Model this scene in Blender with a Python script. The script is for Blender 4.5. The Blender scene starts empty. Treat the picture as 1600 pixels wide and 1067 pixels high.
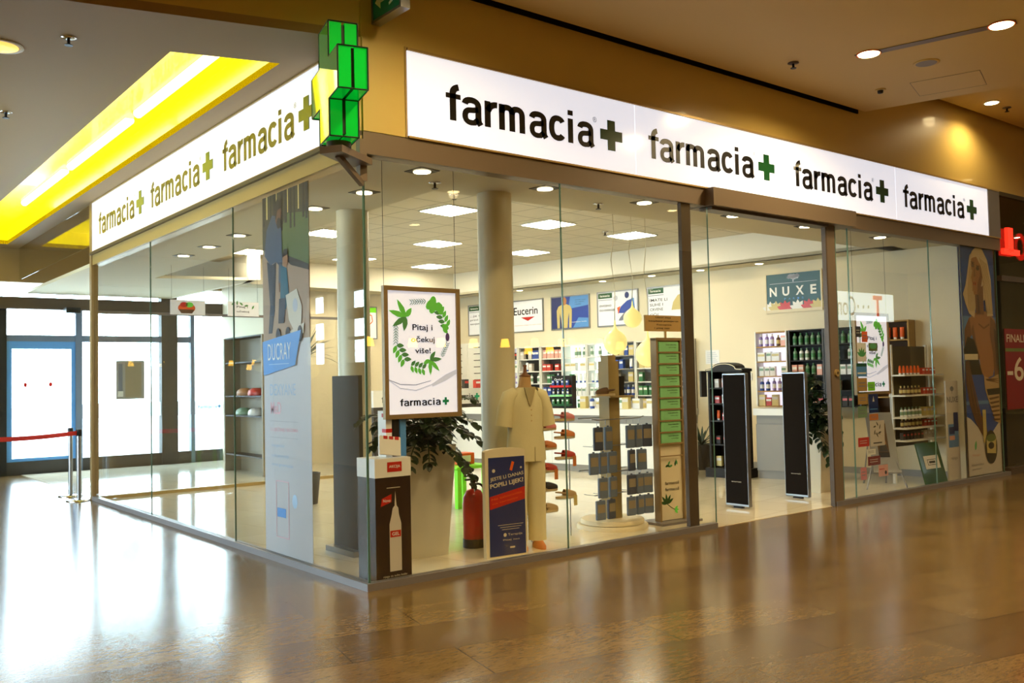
import bpy, bmesh, math, random
from mathutils import Vector, Matrix
random.seed(7)
SC = bpy.context.scene
COL = SC.collection
R = math.radians

# ------------------------------------------------------------------ camera
cam_d = bpy.data.cameras.new('camera')
cam = bpy.data.objects.new('camera', cam_d)
COL.objects.link(cam)
SC.camera = cam
cam_d.sensor_width = 36.0
cam_d.lens = 36.0 * 1442.58 / 1600.0
cam_d.clip_start = 0.05
cam_d.clip_end = 400
cr = Vector((0.7829, -0.6213, -0.02207)).normalized()      # image right
cf = Vector((0.6215, 0.7820, 0.04168)).normalized()        # view direction
cr = (cr - cf * cr.dot(cf)).normalized()
cu = cr.cross(cf)
m = Matrix((cr, cu, -cf)).transposed().to_4x4()
m.translation = Vector((-3.4699, -6.1467, 1.55))
cam.matrix_world = m

# ------------------------------------------------------------------ view, world, big lights
SC.view_settings.view_transform = 'Standard'
SC.view_settings.look = 'None'
SC.view_settings.gamma = 1.0
SC.view_settings.use_curve_mapping = False
SC.view_settings.exposure = 0.0
SC.cycles.use_denoising = True
SC.cycles.max_bounces = 10
SC.cycles.diffuse_bounces = 4
SC.cycles.glossy_bounces = 5
SC.cycles.transmission_bounces = 6
SC.cycles.transparent_max_bounces = 32
SC.cycles.sample_clamp_indirect = 6.0
SC.cycles.sample_clamp_direct = 0.0
SC.cycles.caustics_reflective = False
SC.cycles.caustics_refractive = False

world = bpy.data.worlds.new('daylight')
SC.world = world
world.use_nodes = True
bg = world.node_tree.nodes['Background']
bg.inputs[0].default_value = (0.70, 0.88, 1.0, 1)
bg.inputs[1].default_value = 23.0


def light(name, kind, loc, energy, color, size=0.2, size_y=None, rot=(0, 0, 0), spot=None, blend=0.6, portal=False):
    d = bpy.data.lights.new(name, kind)
    d.energy = energy
    d.color = color
    if kind == 'AREA':
        d.shape = 'RECTANGLE' if size_y else 'DISK'
        d.size = size
        if size_y:
            d.size_y = size_y
        if portal:
            d.cycles.is_portal = True
    else:
        d.shadow_soft_size = size
    if spot:
        d.spot_size = spot
        d.spot_blend = blend
    o = bpy.data.objects.new(name, d)
    COL.objects.link(o)
    o.location = loc
    o.rotation_euler = rot
    return o


# the daylight enters through the entrance glazing and west windows, some added for it
light('entrance_daylight', 'AREA', (2.3, 13.3, 1.9), 1, (1, 1, 1), 6.0, 3.7, (R(-90), 0, 0), portal=True)
light('west_daylight', 'AREA', (-5.4, 7.1, 1.8), 1, (1, 1, 1), 3.4, 8.6, (0, R(-90), 0), portal=True)

WARM = (1.0, 0.76, 0.40)

# ------------------------------------------------------------------ materials


def S(r, g, b):
    def f(c):
        c /= 255.0
        return c / 12.92 if c <= 0.04045 else ((c + 0.055) / 1.055) ** 2.4
    return (f(r), f(g), f(b))


MATS = {}


def mat(name, rgb=None, rough=0.5, metal=0.0, emit=0.0, ecol=None, coat=0.0, spec=0.5, bump=0.0, bscale=40, var=0.0):
    if name in MATS:
        return MATS[name]
    m = bpy.data.materials.new(name)
    m.use_nodes = True
    nt = m.node_tree
    b = nt.nodes['Principled BSDF']
    c = S(*rgb)
    b.inputs['Base Color'].default_value = (*c, 1)
    b.inputs['Roughness'].default_value = rough
    b.inputs['Metallic'].default_value = metal
    b.inputs['Specular IOR Level'].default_value = spec
    b.inputs['Coat Weight'].default_value = coat
    b.inputs['Coat Roughness'].default_value = 0.05
    if emit:
        b.inputs['Emission Color'].default_value = (*(S(*ecol) if ecol else c), 1)
        b.inputs['Emission Strength'].default_value = emit
    if bump or var:
        tc = nt.nodes.new('ShaderNodeTexCoord')
        n = nt.nodes.new('ShaderNodeTexNoise')
        n.inputs['Scale'].default_value = bscale
        n.inputs['Detail'].default_value = 4
        nt.links.new(tc.outputs['Object'], n.inputs['Vector'])
        if bump:
            bp = nt.nodes.new('ShaderNodeBump')
            bp.inputs['Strength'].default_value = bump
            bp.inputs['Distance'].default_value = 0.01
            nt.links.new(n.outputs['Fac'], bp.inputs['Height'])
            nt.links.new(bp.outputs['Normal'], b.inputs['Normal'])
        if var:
            mx = nt.nodes.new('ShaderNodeMix')
            mx.data_type = 'RGBA'
            mx.inputs['A'].default_value = (*[x * (1 - var) for x in c], 1)
            mx.inputs['B'].default_value = (*[min(1, x * (1 + var)) for x in c], 1)
            nt.links.new(n.outputs['Fac'], mx.inputs['Factor'])
            nt.links.new(mx.outputs['Result'], b.inputs['Base Color'])
    MATS[name] = m
    return m


def glass_mat(name, tint, rough=0.0, veil=0.0, veilcol=(0.9, 0.9, 0.9)):
    m = bpy.data.materials.new(name)
    m.use_nodes = True
    nt = m.node_tree
    nt.nodes.remove(nt.nodes['Principled BSDF'])
    out = nt.nodes['Material Output']
    geo = nt.nodes.new('ShaderNodeNewGeometry')
    mr = nt.nodes.new('ShaderNodeMapRange')
    mr.inputs['To Min'].default_value = 1.5
    mr.inputs['To Max'].default_value = 1 / 1.5
    nt.links.new(geo.outputs['Backfacing'], mr.inputs['Value'])
    fr = nt.nodes.new('ShaderNodeFresnel')
    nt.links.new(mr.outputs['Result'], fr.inputs['IOR'])
    tr = nt.nodes.new('ShaderNodeBsdfTransparent')
    tr.inputs[0].default_value = (*tint, 1)
    gl = nt.nodes.new('ShaderNodeBsdfGlossy')
    gl.inputs['Roughness'].default_value = rough
    base = tr.outputs[0]
    if veil:
        df = nt.nodes.new('ShaderNodeBsdfTranslucent')
        df.inputs[0].default_value = (*veilcol, 1)
        d2 = nt.nodes.new('ShaderNodeBsdfDiffuse')
        d2.inputs[0].default_value = (*veilcol, 1)
        mm = nt.nodes.new('ShaderNodeMixShader')
        nt.links.new(df.outputs[0], mm.inputs[1])
        nt.links.new(d2.outputs[0], mm.inputs[2])
        mv = nt.nodes.new('ShaderNodeMixShader')
        mv.inputs[0].default_value = veil
        nt.links.new(tr.outputs[0], mv.inputs[1])
        nt.links.new(mm.outputs[0], mv.inputs[2])
        base = mv.outputs[0]
    mx = nt.nodes.new('ShaderNodeMixShader')
    nt.links.new(fr.outputs[0], mx.inputs[0])
    nt.links.new(base, mx.inputs[1])
    nt.links.new(gl.outputs[0], mx.inputs[2])
    nt.links.new(mx.outputs[0], out.inputs['Surface'])
    MATS[name] = m
    return m


def tile_mat(name, w, h, rot, c1, c2, mortar, msize, streak, rough, streakcol=None, spec=0.5, offset=0.5):
    m = bpy.data.materials.new(name)
    m.use_nodes = True
    nt = m.node_tree
    L = nt.links.new
    b = nt.nodes['Principled BSDF']
    tc = nt.nodes.new('ShaderNodeTexCoord')
    mp = nt.nodes.new('ShaderNodeMapping')
    mp.inputs['Rotation'].default_value = (0, 0, rot)
    L(tc.outputs['Object'], mp.inputs['Vector'])
    br = nt.nodes.new('ShaderNodeTexBrick')
    br.offset = offset
    br.inputs['Scale'].default_value = 1
    br.inputs['Brick Width'].default_value = w
    br.inputs['Row Height'].default_value = h
    br.inputs['Mortar Size'].default_value = msize
    br.inputs['Mortar Smooth'].default_value = 0.1
    br.inputs['Color1'].default_value = (*c1, 1)
    br.inputs['Color2'].default_value = (*c2, 1)
    br.inputs['Mortar'].default_value = (*mortar, 1)
    L(mp.outputs[0], br.inputs['Vector'])
    col = br.outputs['Color']
    if streak:
        for sc, det, lo, hi, amt, cc in ((3.0, 8, .40, .70, streak * .7, streakcol), (14, 12, .52, .72, streak * .55, tuple(x * .4 for x in streakcol)), (70, 8, .40, .7, streak * .8, tuple(x * .45 for x in streakcol))):
            m2 = nt.nodes.new('ShaderNodeMapping')
            m2.inputs['Rotation'].default_value = (0, 0, rot + 0.25)
            m2.inputs['Scale'].default_value = (0.28, 1.0, 1)
            L(tc.outputs['Object'], m2.inputs['Vector'])
            # each slab is cut from another place of the stone
            ad = nt.nodes.new('ShaderNodeVectorMath')
            ad.operation = 'MULTIPLY_ADD'
            ad.inputs[1].default_value = (9, 9, 9)
            L(br.outputs['Color'], ad.inputs[0])
            L(m2.outputs[0], ad.inputs[2])
            n = nt.nodes.new('ShaderNodeTexNoise')
            n.inputs['Scale'].default_value = sc
            n.inputs['Detail'].default_value = det
            n.inputs['Roughness'].default_value = 0.65
            n.inputs['Distortion'].default_value = 0.6
            L(ad.outputs[0], n.inputs['Vector'])
            mr = nt.nodes.new('ShaderNodeMapRange')
            mr.inputs['From Min'].default_value = lo
            mr.inputs['From Max'].default_value = hi
            mr.inputs['To Max'].default_value = amt
            L(n.outputs['Fac'], mr.inputs['Value'])
            mx = nt.nodes.new('ShaderNodeMix')
            mx.data_type = 'RGBA'
            L(mr.outputs[0], mx.inputs['Factor'])
            L(col, mx.inputs['A'])
            mx.inputs['B'].default_value = (*cc, 1)
            col = mx.outputs['Result']
    L(col, b.inputs['Base Color'])
    b.inputs['Roughness'].default_value = rough
    b.inputs['Specular IOR Level'].default_value = spec
    bp = nt.nodes.new('ShaderNodeBump')
    bp.inputs['Strength'].default_value = 0.15
    bp.inputs['Distance'].default_value = 0.002
    bp.invert = True
    L(br.outputs['Fac'], bp.inputs['Height'])
    L(bp.outputs['Normal'], b.inputs['Normal'])
    MATS[name] = m
    return m


tile_mat('mall_stone', 1.22, 0.56, R(-167.5), S(130, 106, 64), S(106, 84, 50), S(48, 38, 26), 0.0042, 0.7, 0.17, S(96, 72, 40), 0.42)
tile_mat('shop_tiles', 0.6, 0.6, R(-8.5), S(226, 216, 192), S(218, 208, 184), S(178, 168, 146), 0.003, 0, 0.09, offset=0.0)
tile_mat('grid_ceiling', 0.6, 0.6, R(-8.5), S(224, 216, 196), S(220, 212, 192), S(150, 143, 126), 0.008, 0, 0.9, offset=0.0)
glass_mat('glass', (0.98, 0.99, 0.985))
glass_mat('door_glass', (0.95, 0.98, 0.98))
glass_mat('frosted', (0.9, 0.93, 0.95), 0.2, 0.65)
glass_mat('banner_film', (0.90, 0.93, 1.0), 0.3, 0.86, (0.86, 0.88, 0.95))
mat('glass_edge', (92, 128, 116), 0.15)
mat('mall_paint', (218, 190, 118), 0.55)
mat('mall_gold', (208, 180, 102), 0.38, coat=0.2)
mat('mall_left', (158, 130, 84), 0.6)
mat('shop_paint', (234, 222, 192), 0.7)
mat('shop_white', (238, 232, 214), 0.7)
mat('soffit', (205, 196, 168), 0.7)
mat('column_paint', (206, 196, 164), 0.45)
mat('brown_metal', (118, 102, 84), 0.4, 0.2)
mat('grey_alu', (124, 119, 120), 0.4, 0.3)
mat('gold_alu', (186, 158, 100), 0.35, 0.4)
mat('dark_bronze', (84, 70, 56), 0.4, 0.2)
mat('black', (16, 16, 17), 0.4)
mat('soft_black', (30, 26, 23), 0.5, spec=0.25)
mat('chrome', (215, 215, 218), 0.12, 1.0)
mat('steel', (150, 152, 156), 0.28, 0.9)
mat('white', (240, 238, 232), 0.45)
mat('cream', (228, 214, 180), 0.5)
mat('grey', (138, 134, 128), 0.5)
mat('mid_grey', (150, 150, 150), 0.5)
mat('dark_grey', (58, 56, 54), 0.55, spec=0.3)
mat('matte_black', (27, 22, 18), 0.85, spec=0.08)
mat('blue_grey', (96, 112, 136), 0.5)
mat('pack_tan', (142, 130, 108), 0.55)
mat('pack_dark', (60, 70, 92), 0.5)
mat('tan_wood', (156, 134, 84), 0.5, var=0.12, bscale=9)
mat('frame_gold', (150, 124, 84), 0.4, 0.2)
mat('sign_face', (235, 235, 240), 0.12, emit=0.78, ecol=(236, 241, 255), coat=0.5)
mat('poster_lit', (232, 232, 240), 0.4, emit=0.62, ecol=(240, 240, 255))
mat('lit_grey', (190, 192, 204), 0.4, emit=0.5, ecol=(206, 208, 222))
mat('lit_mid', (150, 152, 166), 0.4, emit=0.3, ecol=(168, 170, 186))
mat('lit_sage', (120, 142, 130), 0.4, emit=0.45, ecol=(132, 152, 140))
mat('poster_white', (238, 238, 240), 0.35, emit=0.12, ecol=(240, 240, 255))
mat('ink_black', (14, 13, 14), 0.35, coat=0.4)
mat('ink_grey', (120, 122, 132), 0.5)
mat('ink_lightgrey', (196, 198, 208), 0.5)
mat('sign_green', (10, 78, 36), 0.3, coat=0.4)
mat('cross_green', (0, 158, 110), 0.4)
mat('led_green', (0, 170, 45), 0.1, emit=0.42, ecol=(0, 200, 50), coat=0.6)
mat('led_face', (90, 190, 60), 0.04, emit=0.10, ecol=(0, 190, 60), coat=1.0, spec=1.0)
mat('cross_frame', (6, 34, 16), 0.4)
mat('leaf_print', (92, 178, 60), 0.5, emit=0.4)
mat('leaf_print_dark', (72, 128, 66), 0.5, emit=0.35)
mat('leaf_print_grey', (120, 142, 130), 0.5)
mat('violet', (92, 70, 140), 0.5)
mat('zz_leaf', (30, 50, 24), 0.35)
mat('zz_stem', (52, 76, 40), 0.5)
mat('leaf_dark', (30, 56, 40), 0.45)
mat('soil', (44, 32, 24), 0.9)
mat('planter_white', (216, 208, 186), 0.4)
mat('red', (196, 28, 20), 0.35)
mat('ext_red', (176, 30, 14), 0.3)
mat('belt_red', (206, 24, 12), 0.55)
mat('orange', (232, 96, 24), 0.45)
mat('lime', (128, 226, 30), 0.4)
mat('maroon', (34, 14, 14), 0.35)
mat('navy', (22, 42, 104), 0.4)
mat('royal', (30, 66, 160), 0.4)
mat('sky_blue', (84, 146, 214), 0.45)
mat('teal', (6, 74, 82), 0.4)
mat('green_leaflet', (136, 204, 138), 0.55)
mat('shelf_white', (236, 234, 226), 0.4)
mat('shelf_dark', (58, 52, 46), 0.45)
mat('shelf_lit', (240, 250, 246), 0.4, emit=1.2, ecol=(236, 255, 246))
mat('shelf_lilac', (240, 240, 250), 0.4, emit=0.9, ecol=(236, 232, 255))
mat('panel_light', (255, 250, 240), 0.4, emit=44.0, ecol=(255, 240, 206))
mat('lamp_lens', (255, 246, 220), 0.4, emit=14.0, ecol=(255, 236, 186))
mat('mall_lens', (255, 240, 200), 0.4, emit=16.0, ecol=(255, 226, 160))
mat('dim_lens', (255, 214, 120), 0.4, emit=1.2, ecol=(255, 205, 100))
mat('globe', (206, 184, 128), 0.3, emit=0.9, ecol=(255, 236, 140))
mat('shade', (255, 200, 80), 0.5, emit=20.0, ecol=(255, 190, 56))
mat('yellow_film', (255, 236, 24), 0.2, emit=0.8, ecol=(255, 242, 10), coat=0.4)
mat('tube', (255, 255, 220), 0.4, emit=3.0, ecol=(255, 255, 190))
mat('uniform', (226, 214, 168), 0.85, bump=0.15, bscale=60)
mat('uniform_seam', (186, 172, 128), 0.85)
mat('skin_form', (190, 150, 96), 0.5)
mat('wood_cap', (120, 72, 30), 0.4)
mat('clog_pink', (214, 128, 132), 0.6)
mat('clog_orange', (206, 122, 60), 0.6)
mat('clog_red', (176, 44, 30), 0.6)
mat('clog_black', (24, 22, 24), 0.6)
mat('clog_beige', (176, 148, 106), 0.7)
mat('clog_brown', (92, 62, 34), 0.7)
mat('sole', (206, 186, 146), 0.7)
mat('skin_print', (172, 116, 70), 0.5)
mat('skin_print_dark', (122, 74, 42), 0.5)
mat('skin_shade', (78, 46, 28), 0.5)
mat('hair_print', (222, 200, 158), 0.5)
mat('hair_print_dark', (176, 142, 98), 0.5)
mat('brown_cloth', (92, 54, 28), 0.5)
mat('silk', (196, 160, 112), 0.45)
mat('poster_blue', (24, 74, 168), 0.4)
mat('sea_blue', (92, 140, 196), 0.4)
mat('forest', (72, 62, 28), 0.5)
mat('forest_dark', (48, 34, 18), 0.5)
mat('sunset', (244, 214, 130), 0.5)
mat('meadow', (98, 112, 46), 0.5)
mat('path_print', (176, 144, 116), 0.5)
mat('denim', (72, 84, 106), 0.5)
mat('jeans', (44, 46, 60), 0.5)
mat('petrol', (24, 96, 116), 0.5)
mat('toy_white', (222, 210, 190), 0.5)
mat('brand_blue', (96, 158, 226), 0.4)
mat('pale_blue_ink', (176, 206, 238), 0.5)
mat('pale_pink_ink', (240, 188, 204), 0.5)
mat('neon_red', (255, 40, 20), 0.4, emit=2.2, ecol=(255, 40, 22))
mat('sale_red', (122, 20, 14), 0.45)
mat('pale_text', (206, 196, 176), 0.5)
mat('kraft', (178, 142, 84), 0.8)
mat('dark_shop', (74, 66, 42), 0.6)
mat('exit_green', (0, 96, 56), 0.4, emit=0.05)
mat('dark_glass', (20, 22, 20), 0.08)
mat('asphalt', (170, 172, 176), 0.9)
mat('outside_blue', (40, 62, 92), 0.5)
mat('outside_grey', (96, 92, 88), 0.6)
mat('t_sign', (255, 255, 255), 0.4, emit=4.0, ecol=(232, 250, 246))
mat('t_pink', (226, 60, 30), 0.4, emit=2.5, ecol=(240, 60, 20))
for i, c in enumerate([(236, 234, 230), (214, 206, 196), (60, 120, 70), (46, 74, 150), (196, 60, 48), (228, 168, 150), (120, 150, 120), (90, 60, 40), (210, 190, 120), (150, 130, 190)]):
    mat('product%d' % i, c, 0.4)


# ------------------------------------------------------------------ mesh builder
_text = {}


def text_geo(body, bold):
    k = (body, bold)
    if k in _text:
        return _text[k]
    cu_ = bpy.data.curves.new('t', 'FONT')
    cu_.body = body
    cu_.offset = bold
    cu_.resolution_u = 4
    o = bpy.data.objects.new('t', cu_)
    COL.objects.link(o)
    dg = bpy.context.evaluated_depsgraph_get()
    dg.update()
    me = bpy.data.meshes.new_from_object(o.evaluated_get(dg))
    vs = [(v.co.x, v.co.y) for v in me.vertices]
    fs = [tuple(p.vertices) for p in me.polygons]
    bpy.data.objects.remove(o)
    bpy.data.curves.remove(cu_)
    bpy.data.meshes.remove(me)
    x0 = min(v[0] for v in vs); x1 = max(v[0] for v in vs)
    y0 = min(v[1] for v in vs); y1 = max(v[1] for v in vs)
    vs = [((x - x0) / (x1 - x0), (y - y0) / (y1 - y0)) for x, y in vs]
    _text[k] = (vs, fs)
    return _text[k]


class MB:
    def __init__(s):
        s.v = []; s.f = []; s.fm = []; s.fs = []; s.m = []; s.M = Matrix.Identity(4)

    def mi(s, name):
        if name not in s.m:
            s.m.append(name)
        return s.m.index(name)

    def add(s, vs, fs, mt, smooth=False):
        b = len(s.v)
        s.v += [tuple(s.M @ Vector(v)) for v in vs]
        i = s.mi(mt)
        for f in fs:
            s.f.append(tuple(b + k for k in f)); s.fm.append(i); s.fs.append(smooth)
        return s

    def box(s, x0, x1, y0, y1, z0, z1, mt):
        vs = [(x0, y0, z0), (x1, y0, z0), (x1, y1, z0), (x0, y1, z0), (x0, y0, z1), (x1, y0, z1), (x1, y1, z1), (x0, y1, z1)]
        return s.add(vs, [(0, 3, 2, 1), (4, 5, 6, 7), (0, 1, 5, 4), (1, 2, 6, 5), (2, 3, 7, 6), (3, 0, 4, 7)], mt)

    def bevel_box(s, x0, x1, y0, y1, z0, z1, b, mt):
        o = [(x0 + b, y0), (x1 - b, y0), (x1, y0 + b), (x1, y1 - b), (x1 - b, y1), (x0 + b, y1), (x0, y1 - b), (x0, y0 + b)]
        cx, cy = (x0 + x1) / 2, (y0 + y1) / 2
        def inset(p, d):
            return (p[0] + math.copysign(min(d, abs(cx - p[0])), cx - p[0]), p[1] + math.copysign(min(d, abs(cy - p[1])), cy - p[1]))
        rings = [[(*inset(p, b), z0) for p in o], [(*p, z0 + b) for p in o], [(*p, z1 - b) for p in o], [(*inset(p, b), z1) for p in o]]
        return s.rings(rings, mt, True, False)

    def rings(s, rings, mt, cap=True, smooth=True, close=True):
        n = len(rings[0])
        vs = [p for r in rings for p in r]
        fs = []
        for k in range(len(rings) - 1):
            for i in range(n if close else n - 1):
                j = (i + 1) % n
                fs.append((k * n + i, k * n + j, (k + 1) * n + j, (k + 1) * n + i))
        s.add(vs, fs, mt, smooth)
        if cap:
            b = len(rings) - 1
            s.add(rings[0], [tuple(reversed(range(n)))], mt)
            s.add(rings[b], [tuple(range(n))], mt)
        return s

    def lathe(s, prof, c, mt, seg=20, smooth=True):
        rings = [[(c[0] + r * math.cos(2 * math.pi * i / seg), c[1] + r * math.sin(2 * math.pi * i / seg), c[2] + z) for i in range(seg)] for r, z in prof]
        return s.rings(rings, mt, True, smooth)

    def cyl(s, c, r, h, mt, seg=20):
        return s.lathe([(r, 0), (r, h)], c, mt, seg)

    def loft(s, secs, mt, seg=20, cap=True):
        # secs: (cx, cy, z, rx, ry)
        rings = [[(cx + rx * math.cos(2 * math.pi * i / seg), cy + ry * math.sin(2 * math.pi * i / seg), z) for i in range(seg)] for cx, cy, z, rx, ry in secs]
        return s.rings(rings, mt, cap, True)

    def tube(s, pts, r, mt, seg=8, r1=None):
        pts = [Vector(p) for p in pts]
        n = len(pts)
        rings = []
        for i, p in enumerate(pts):
            d = (pts[min(i + 1, n - 1)] - pts[max(i - 1, 0)]).normalized()
            a = d.cross(Vector((0, 0, 1)))
            if a.length < 1e-3:
                a = d.cross(Vector((1, 0, 0)))
            a.normalize()
            b = d.cross(a)
            rr = r if r1 is None else r + (r1 - r) * i / (n - 1)
            rings.append([tuple(p + (a * math.cos(2 * math.pi * k / seg) + b * math.sin(2 * math.pi * k / seg)) * rr) for k in range(seg)])
        return s.rings(rings, mt, True, True)

    def poly(s, pts, y, mt, t=0.0006):
        # flat shape in the local xz plane facing -y, with a hair of thickness
        n = len(pts)
        vs = [(x, y, z) for x, z in pts] + [(x, y + t, z) for x, z in pts]
        fs = [tuple(range(n))] + [(i, (i + 1) % n, n + (i + 1) % n, n + i) for i in range(n)]
        return s.add(vs, fs, mt)

    def rect(s, x0, x1, z0, z1, y, mt):
        return s.poly([(x0, z0), (x1, z0), (x1, z1), (x0, z1)], y, mt)

    def ell(s, cx, cz, rx, rz, y, mt, n=20, a=0):
        ca, sa = math.cos(a), math.sin(a)
        pts = []
        for i in range(n):
            u, w = rx * math.cos(2 * math.pi * i / n), rz * math.sin(2 * math.pi * i / n)
            pts.append((cx + u * ca - w * sa, cz + u * sa + w * ca))
        return s.poly(pts, y, mt)

    def leaf2(s, cx, cz, L, W, a, y, mt):
        prof = [(0, 0), (.18, .34), (.45, .5), (.75, .32), (1, 0), (.75, -.32), (.45, -.5), (.18, -.34)]
        ca, sa = math.cos(a), math.sin(a)
        return s.poly([(cx + u * L * ca - w * W * sa, cz + u * L * sa + w * W * ca) for u, w in prof], y, mt)

    def cross2(s, cx, cz, w, y, mt, t=0.0006, arm=0.34):
        a, b = w / 2, w * arm / 2
        p = [(-b, -a), (b, -a), (b, -b), (a, -b), (a, b), (b, b), (b, a), (-b, a), (-b, b), (-a, b), (-a, -b), (-b, -b)]
        return s.poly([(cx + u, cz + v) for u, v in p], y, mt, t)

    def text(s, body, x0, x1, z0, z1, y, mt, bold=0.0, shear=0.0, rot=0.0, t=0.0):
        vs, fs = text_geo(body, bold)
        w, h = x1 - x0, z1 - z0
        ca, sa = math.cos(rot), math.sin(rot)
        P = []
        for u, v in vs:
            X, Z = u * w + shear * v * h, v * h
            P.append((x0 + X * ca - Z * sa, y, z0 + X * sa + Z * ca))
        s.add(P, fs, mt)
        if t:
            n = len(P)
            ed = {}
            for f in fs:
                for i in range(len(f)):
                    e = (f[i], f[(i + 1) % len(f)])
                    if (e[1], e[0]) in ed:
                        del ed[(e[1], e[0])]
                    else:
                        ed[e] = 1
            s.add(P + [(p[0], p[1] + t, p[2]) for p in P], [(a, n + a, n + b, b) for a, b in ed], mt)
        return s

    def stroke(s, pts, w, place, y, mt):
        # a pen line of width w through pts, flat ends
        n = len(pts)
        L, Q = [], []
        for i in range(n):
            p, q = pts[max(i - 1, 0)], pts[min(i + 1, n - 1)]
            dx, dz = q[0] - p[0], q[1] - p[1]
            d = math.hypot(dx, dz) or 1
            nx, nz = -dz / d * w / 2, dx / d * w / 2
            L.append(place(pts[i][0] + nx, pts[i][1] + nz)); Q.append(place(pts[i][0] - nx, pts[i][1] - nz))
        vs = [(x, y, z) for x, z in L + Q]
        return s.add(vs, [(n + i, n + i + 1, i + 1, i) for i in range(n - 1)], mt)

    def pharmacy_word(s, x0, x1, z0, z1, y, mt, t=0.0):
        # the shop's own lettering: a bold narrow grotesque, drawn letter by letter (x-height 1, ascender 1.36)
        def arc(cx, cz, rx, rz, a0, a1, n=14, p=1.0):
            out = []
            for i in range(n + 1):
                a_ = R(a0 + (a1 - a0) * i / n)
                c_, s_ = math.cos(a_), math.sin(a_)
                out.append((cx + rx * math.copysign(abs(c_) ** p, c_), cz + rz * math.copysign(abs(s_) ** p, s_)))
            return out
        W = 0.235
        h = W / 2
        def f_(x):
            return [([(x + .26, 0), (x + .26, 1.02)] + arc(x + .53, 1.02, .27, .25, 180, 100), W), ([(x, .91), (x + .55, .91)], .19)], .55
        def a_(x):
            return [(arc(x + .375, .68, .255, .215, 172, 0, 14, .85) + [(x + .63, .2)] + [(x + .655, .09), (x + .72, .0)], W),
                    ([(x + .63, .58)] + [(x + .46, .53)] + arc(x + .34, .28, .215, .235, 95, 270, 14, .9) + [(x + .48, .06), (x + .63, .2)], W * .9)], .78
        def r_(x):
            return [([(x + h, 0), (x + h, 1)], W), ([(x + h, .62)] + arc(x + .46, .62, .30, .28, 165, 82, 8), W)], .53
        def m_(x):
            o = [([(x + h, 0), (x + h, 1)], W)]
            for k in (0, 1):
                cx_ = x + h + .205 + .41 * k
                o.append((arc(cx_, .66, .205, .24, 180, 0, 12, .85) + [(cx_ + .205, 0)], W))
            return o, 1.13
        def c_(x):
            return [(arc(x + .38, .5, .265, .40, 38, 322, 26, .85), W)], .74
        def i_(x):
            return [([(x + h, 0), (x + h, 1)], W), ([(x + h, 1.13), (x + h, 1.34)], W)], .30
        x = 0.0
        st = []
        for fn, gap in ((f_, .03), (a_, .09), (r_, .03), (m_, .09), (a_, .07), (c_, .09), (i_, .12), (a_, 0)):
            o, adv = fn(x)
            st += o
            x += adv + gap
        tot = x - .04
        pl = lambda u, v: (x0 + u / tot * (x1 - x0), z0 + v / 1.37 * (z1 - z0))
        for p, w_ in st:
            s.stroke(p, w_, pl, y, mt)
        return s

    def build(s, name, parent=None, label=None, recalc=True):
        me = bpy.data.meshes.new(name)
        me.from_pydata(s.v, [], s.f)
        for k in s.m:
            me.materials.append(MATS[k])
        me.polygons.foreach_set('material_index', s.fm)
        me.polygons.foreach_set('use_smooth', s.fs)
        if recalc:
            bm = bmesh.new()
            bm.from_mesh(me)
            bmesh.ops.recalc_face_normals(bm, faces=bm.faces)
            bm.to_mesh(me)
            bm.free()
        me.update()
        o = bpy.data.objects.new(name, me)
        COL.objects.link(o)
        if parent:
            o.parent = parent
        if label:
            o['label'] = label
        return o


def thing(name, label, cat, loc=(0, 0, 0), rz=0.0, group=None):
    o = bpy.data.objects.new(name, None)
    o.empty_display_size = 0.1
    COL.objects.link(o)
    o.location = loc
    o.rotation_euler = (0, 0, rz)
    o['label'] = label
    o['category'] = cat
    if group:
        o['group'] = group
    return o


def tag(o, label, cat, group=None, kind=None):
    o['label'] = label
    o['category'] = cat
    if group:
        o['group'] = group
    if kind:
        o['kind'] = kind
    return o


def struct(o, label=None):
    o['kind'] = 'structure'
    if label:
        o['label'] = label
    return o


def copy_tree(o, parent=None):
    c = o.copy()
    COL.objects.link(c)
    if parent:
        c.parent = parent
    for ch in list(o.children):
        copy_tree(ch, c)
    return c


# the pharmacy's inner wall and counters stand 8.5 degrees off the shop front
WA = R(98.5)
WD = Vector((math.cos(WA), math.sin(WA), 0))
WN = Vector((-math.sin(WA), math.cos(WA), 0))
W0 = Vector((9.27, 3.45, 0))
RW = R(-81.5)                 # local x runs to the right when one faces the wall, local -y looks out of it
RL = R(-90)                   # the same for the left shop front


def wp(s, off=0.0, z=0.0):
    p = W0 + WD * s + WN * off
    return (p.x, p.y, z)


def frame4(b, x0, x1, z0, z1, w, y0, y1, mt):
    b.box(x0, x1, y0, y1, z0, z0 + w, mt).box(x0, x1, y0, y1, z1 - w, z1, mt)
    b.box(x0, x0 + w, y0, y1, z0 + w, z1 - w, mt).box(x1 - w, x1, y0, y1, z0 + w, z1 - w, mt)
    return b

# ------------------------------------------------------------------ the setting


def slab(pts, z0, z1, mt, name, hole=None):
    b = MB()
    n = len(pts)
    b.add([(x, y, z0) for x, y in pts] + [(x, y, z1) for x, y in pts],
          [tuple(reversed(range(n))), tuple(range(n, 2 * n))] + [(i, (i + 1) % n, n + (i + 1) % n, n + i) for i in range(n)], mt)
    return struct(b.build(name))


def wall(p, q, z0, z1, th, mt, name):
    # a wall from p to q, thickness th on its left-hand side
    d = (Vector((q[0] - p[0], q[1] - p[1])).normalized())
    n = Vector((-d.y, d.x)) * th
    return slab([p, q, (q[0] + n.x, q[1] + n.y), (p[0] + n.x, p[1] + n.y)], z0, z1, mt, name)


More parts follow.
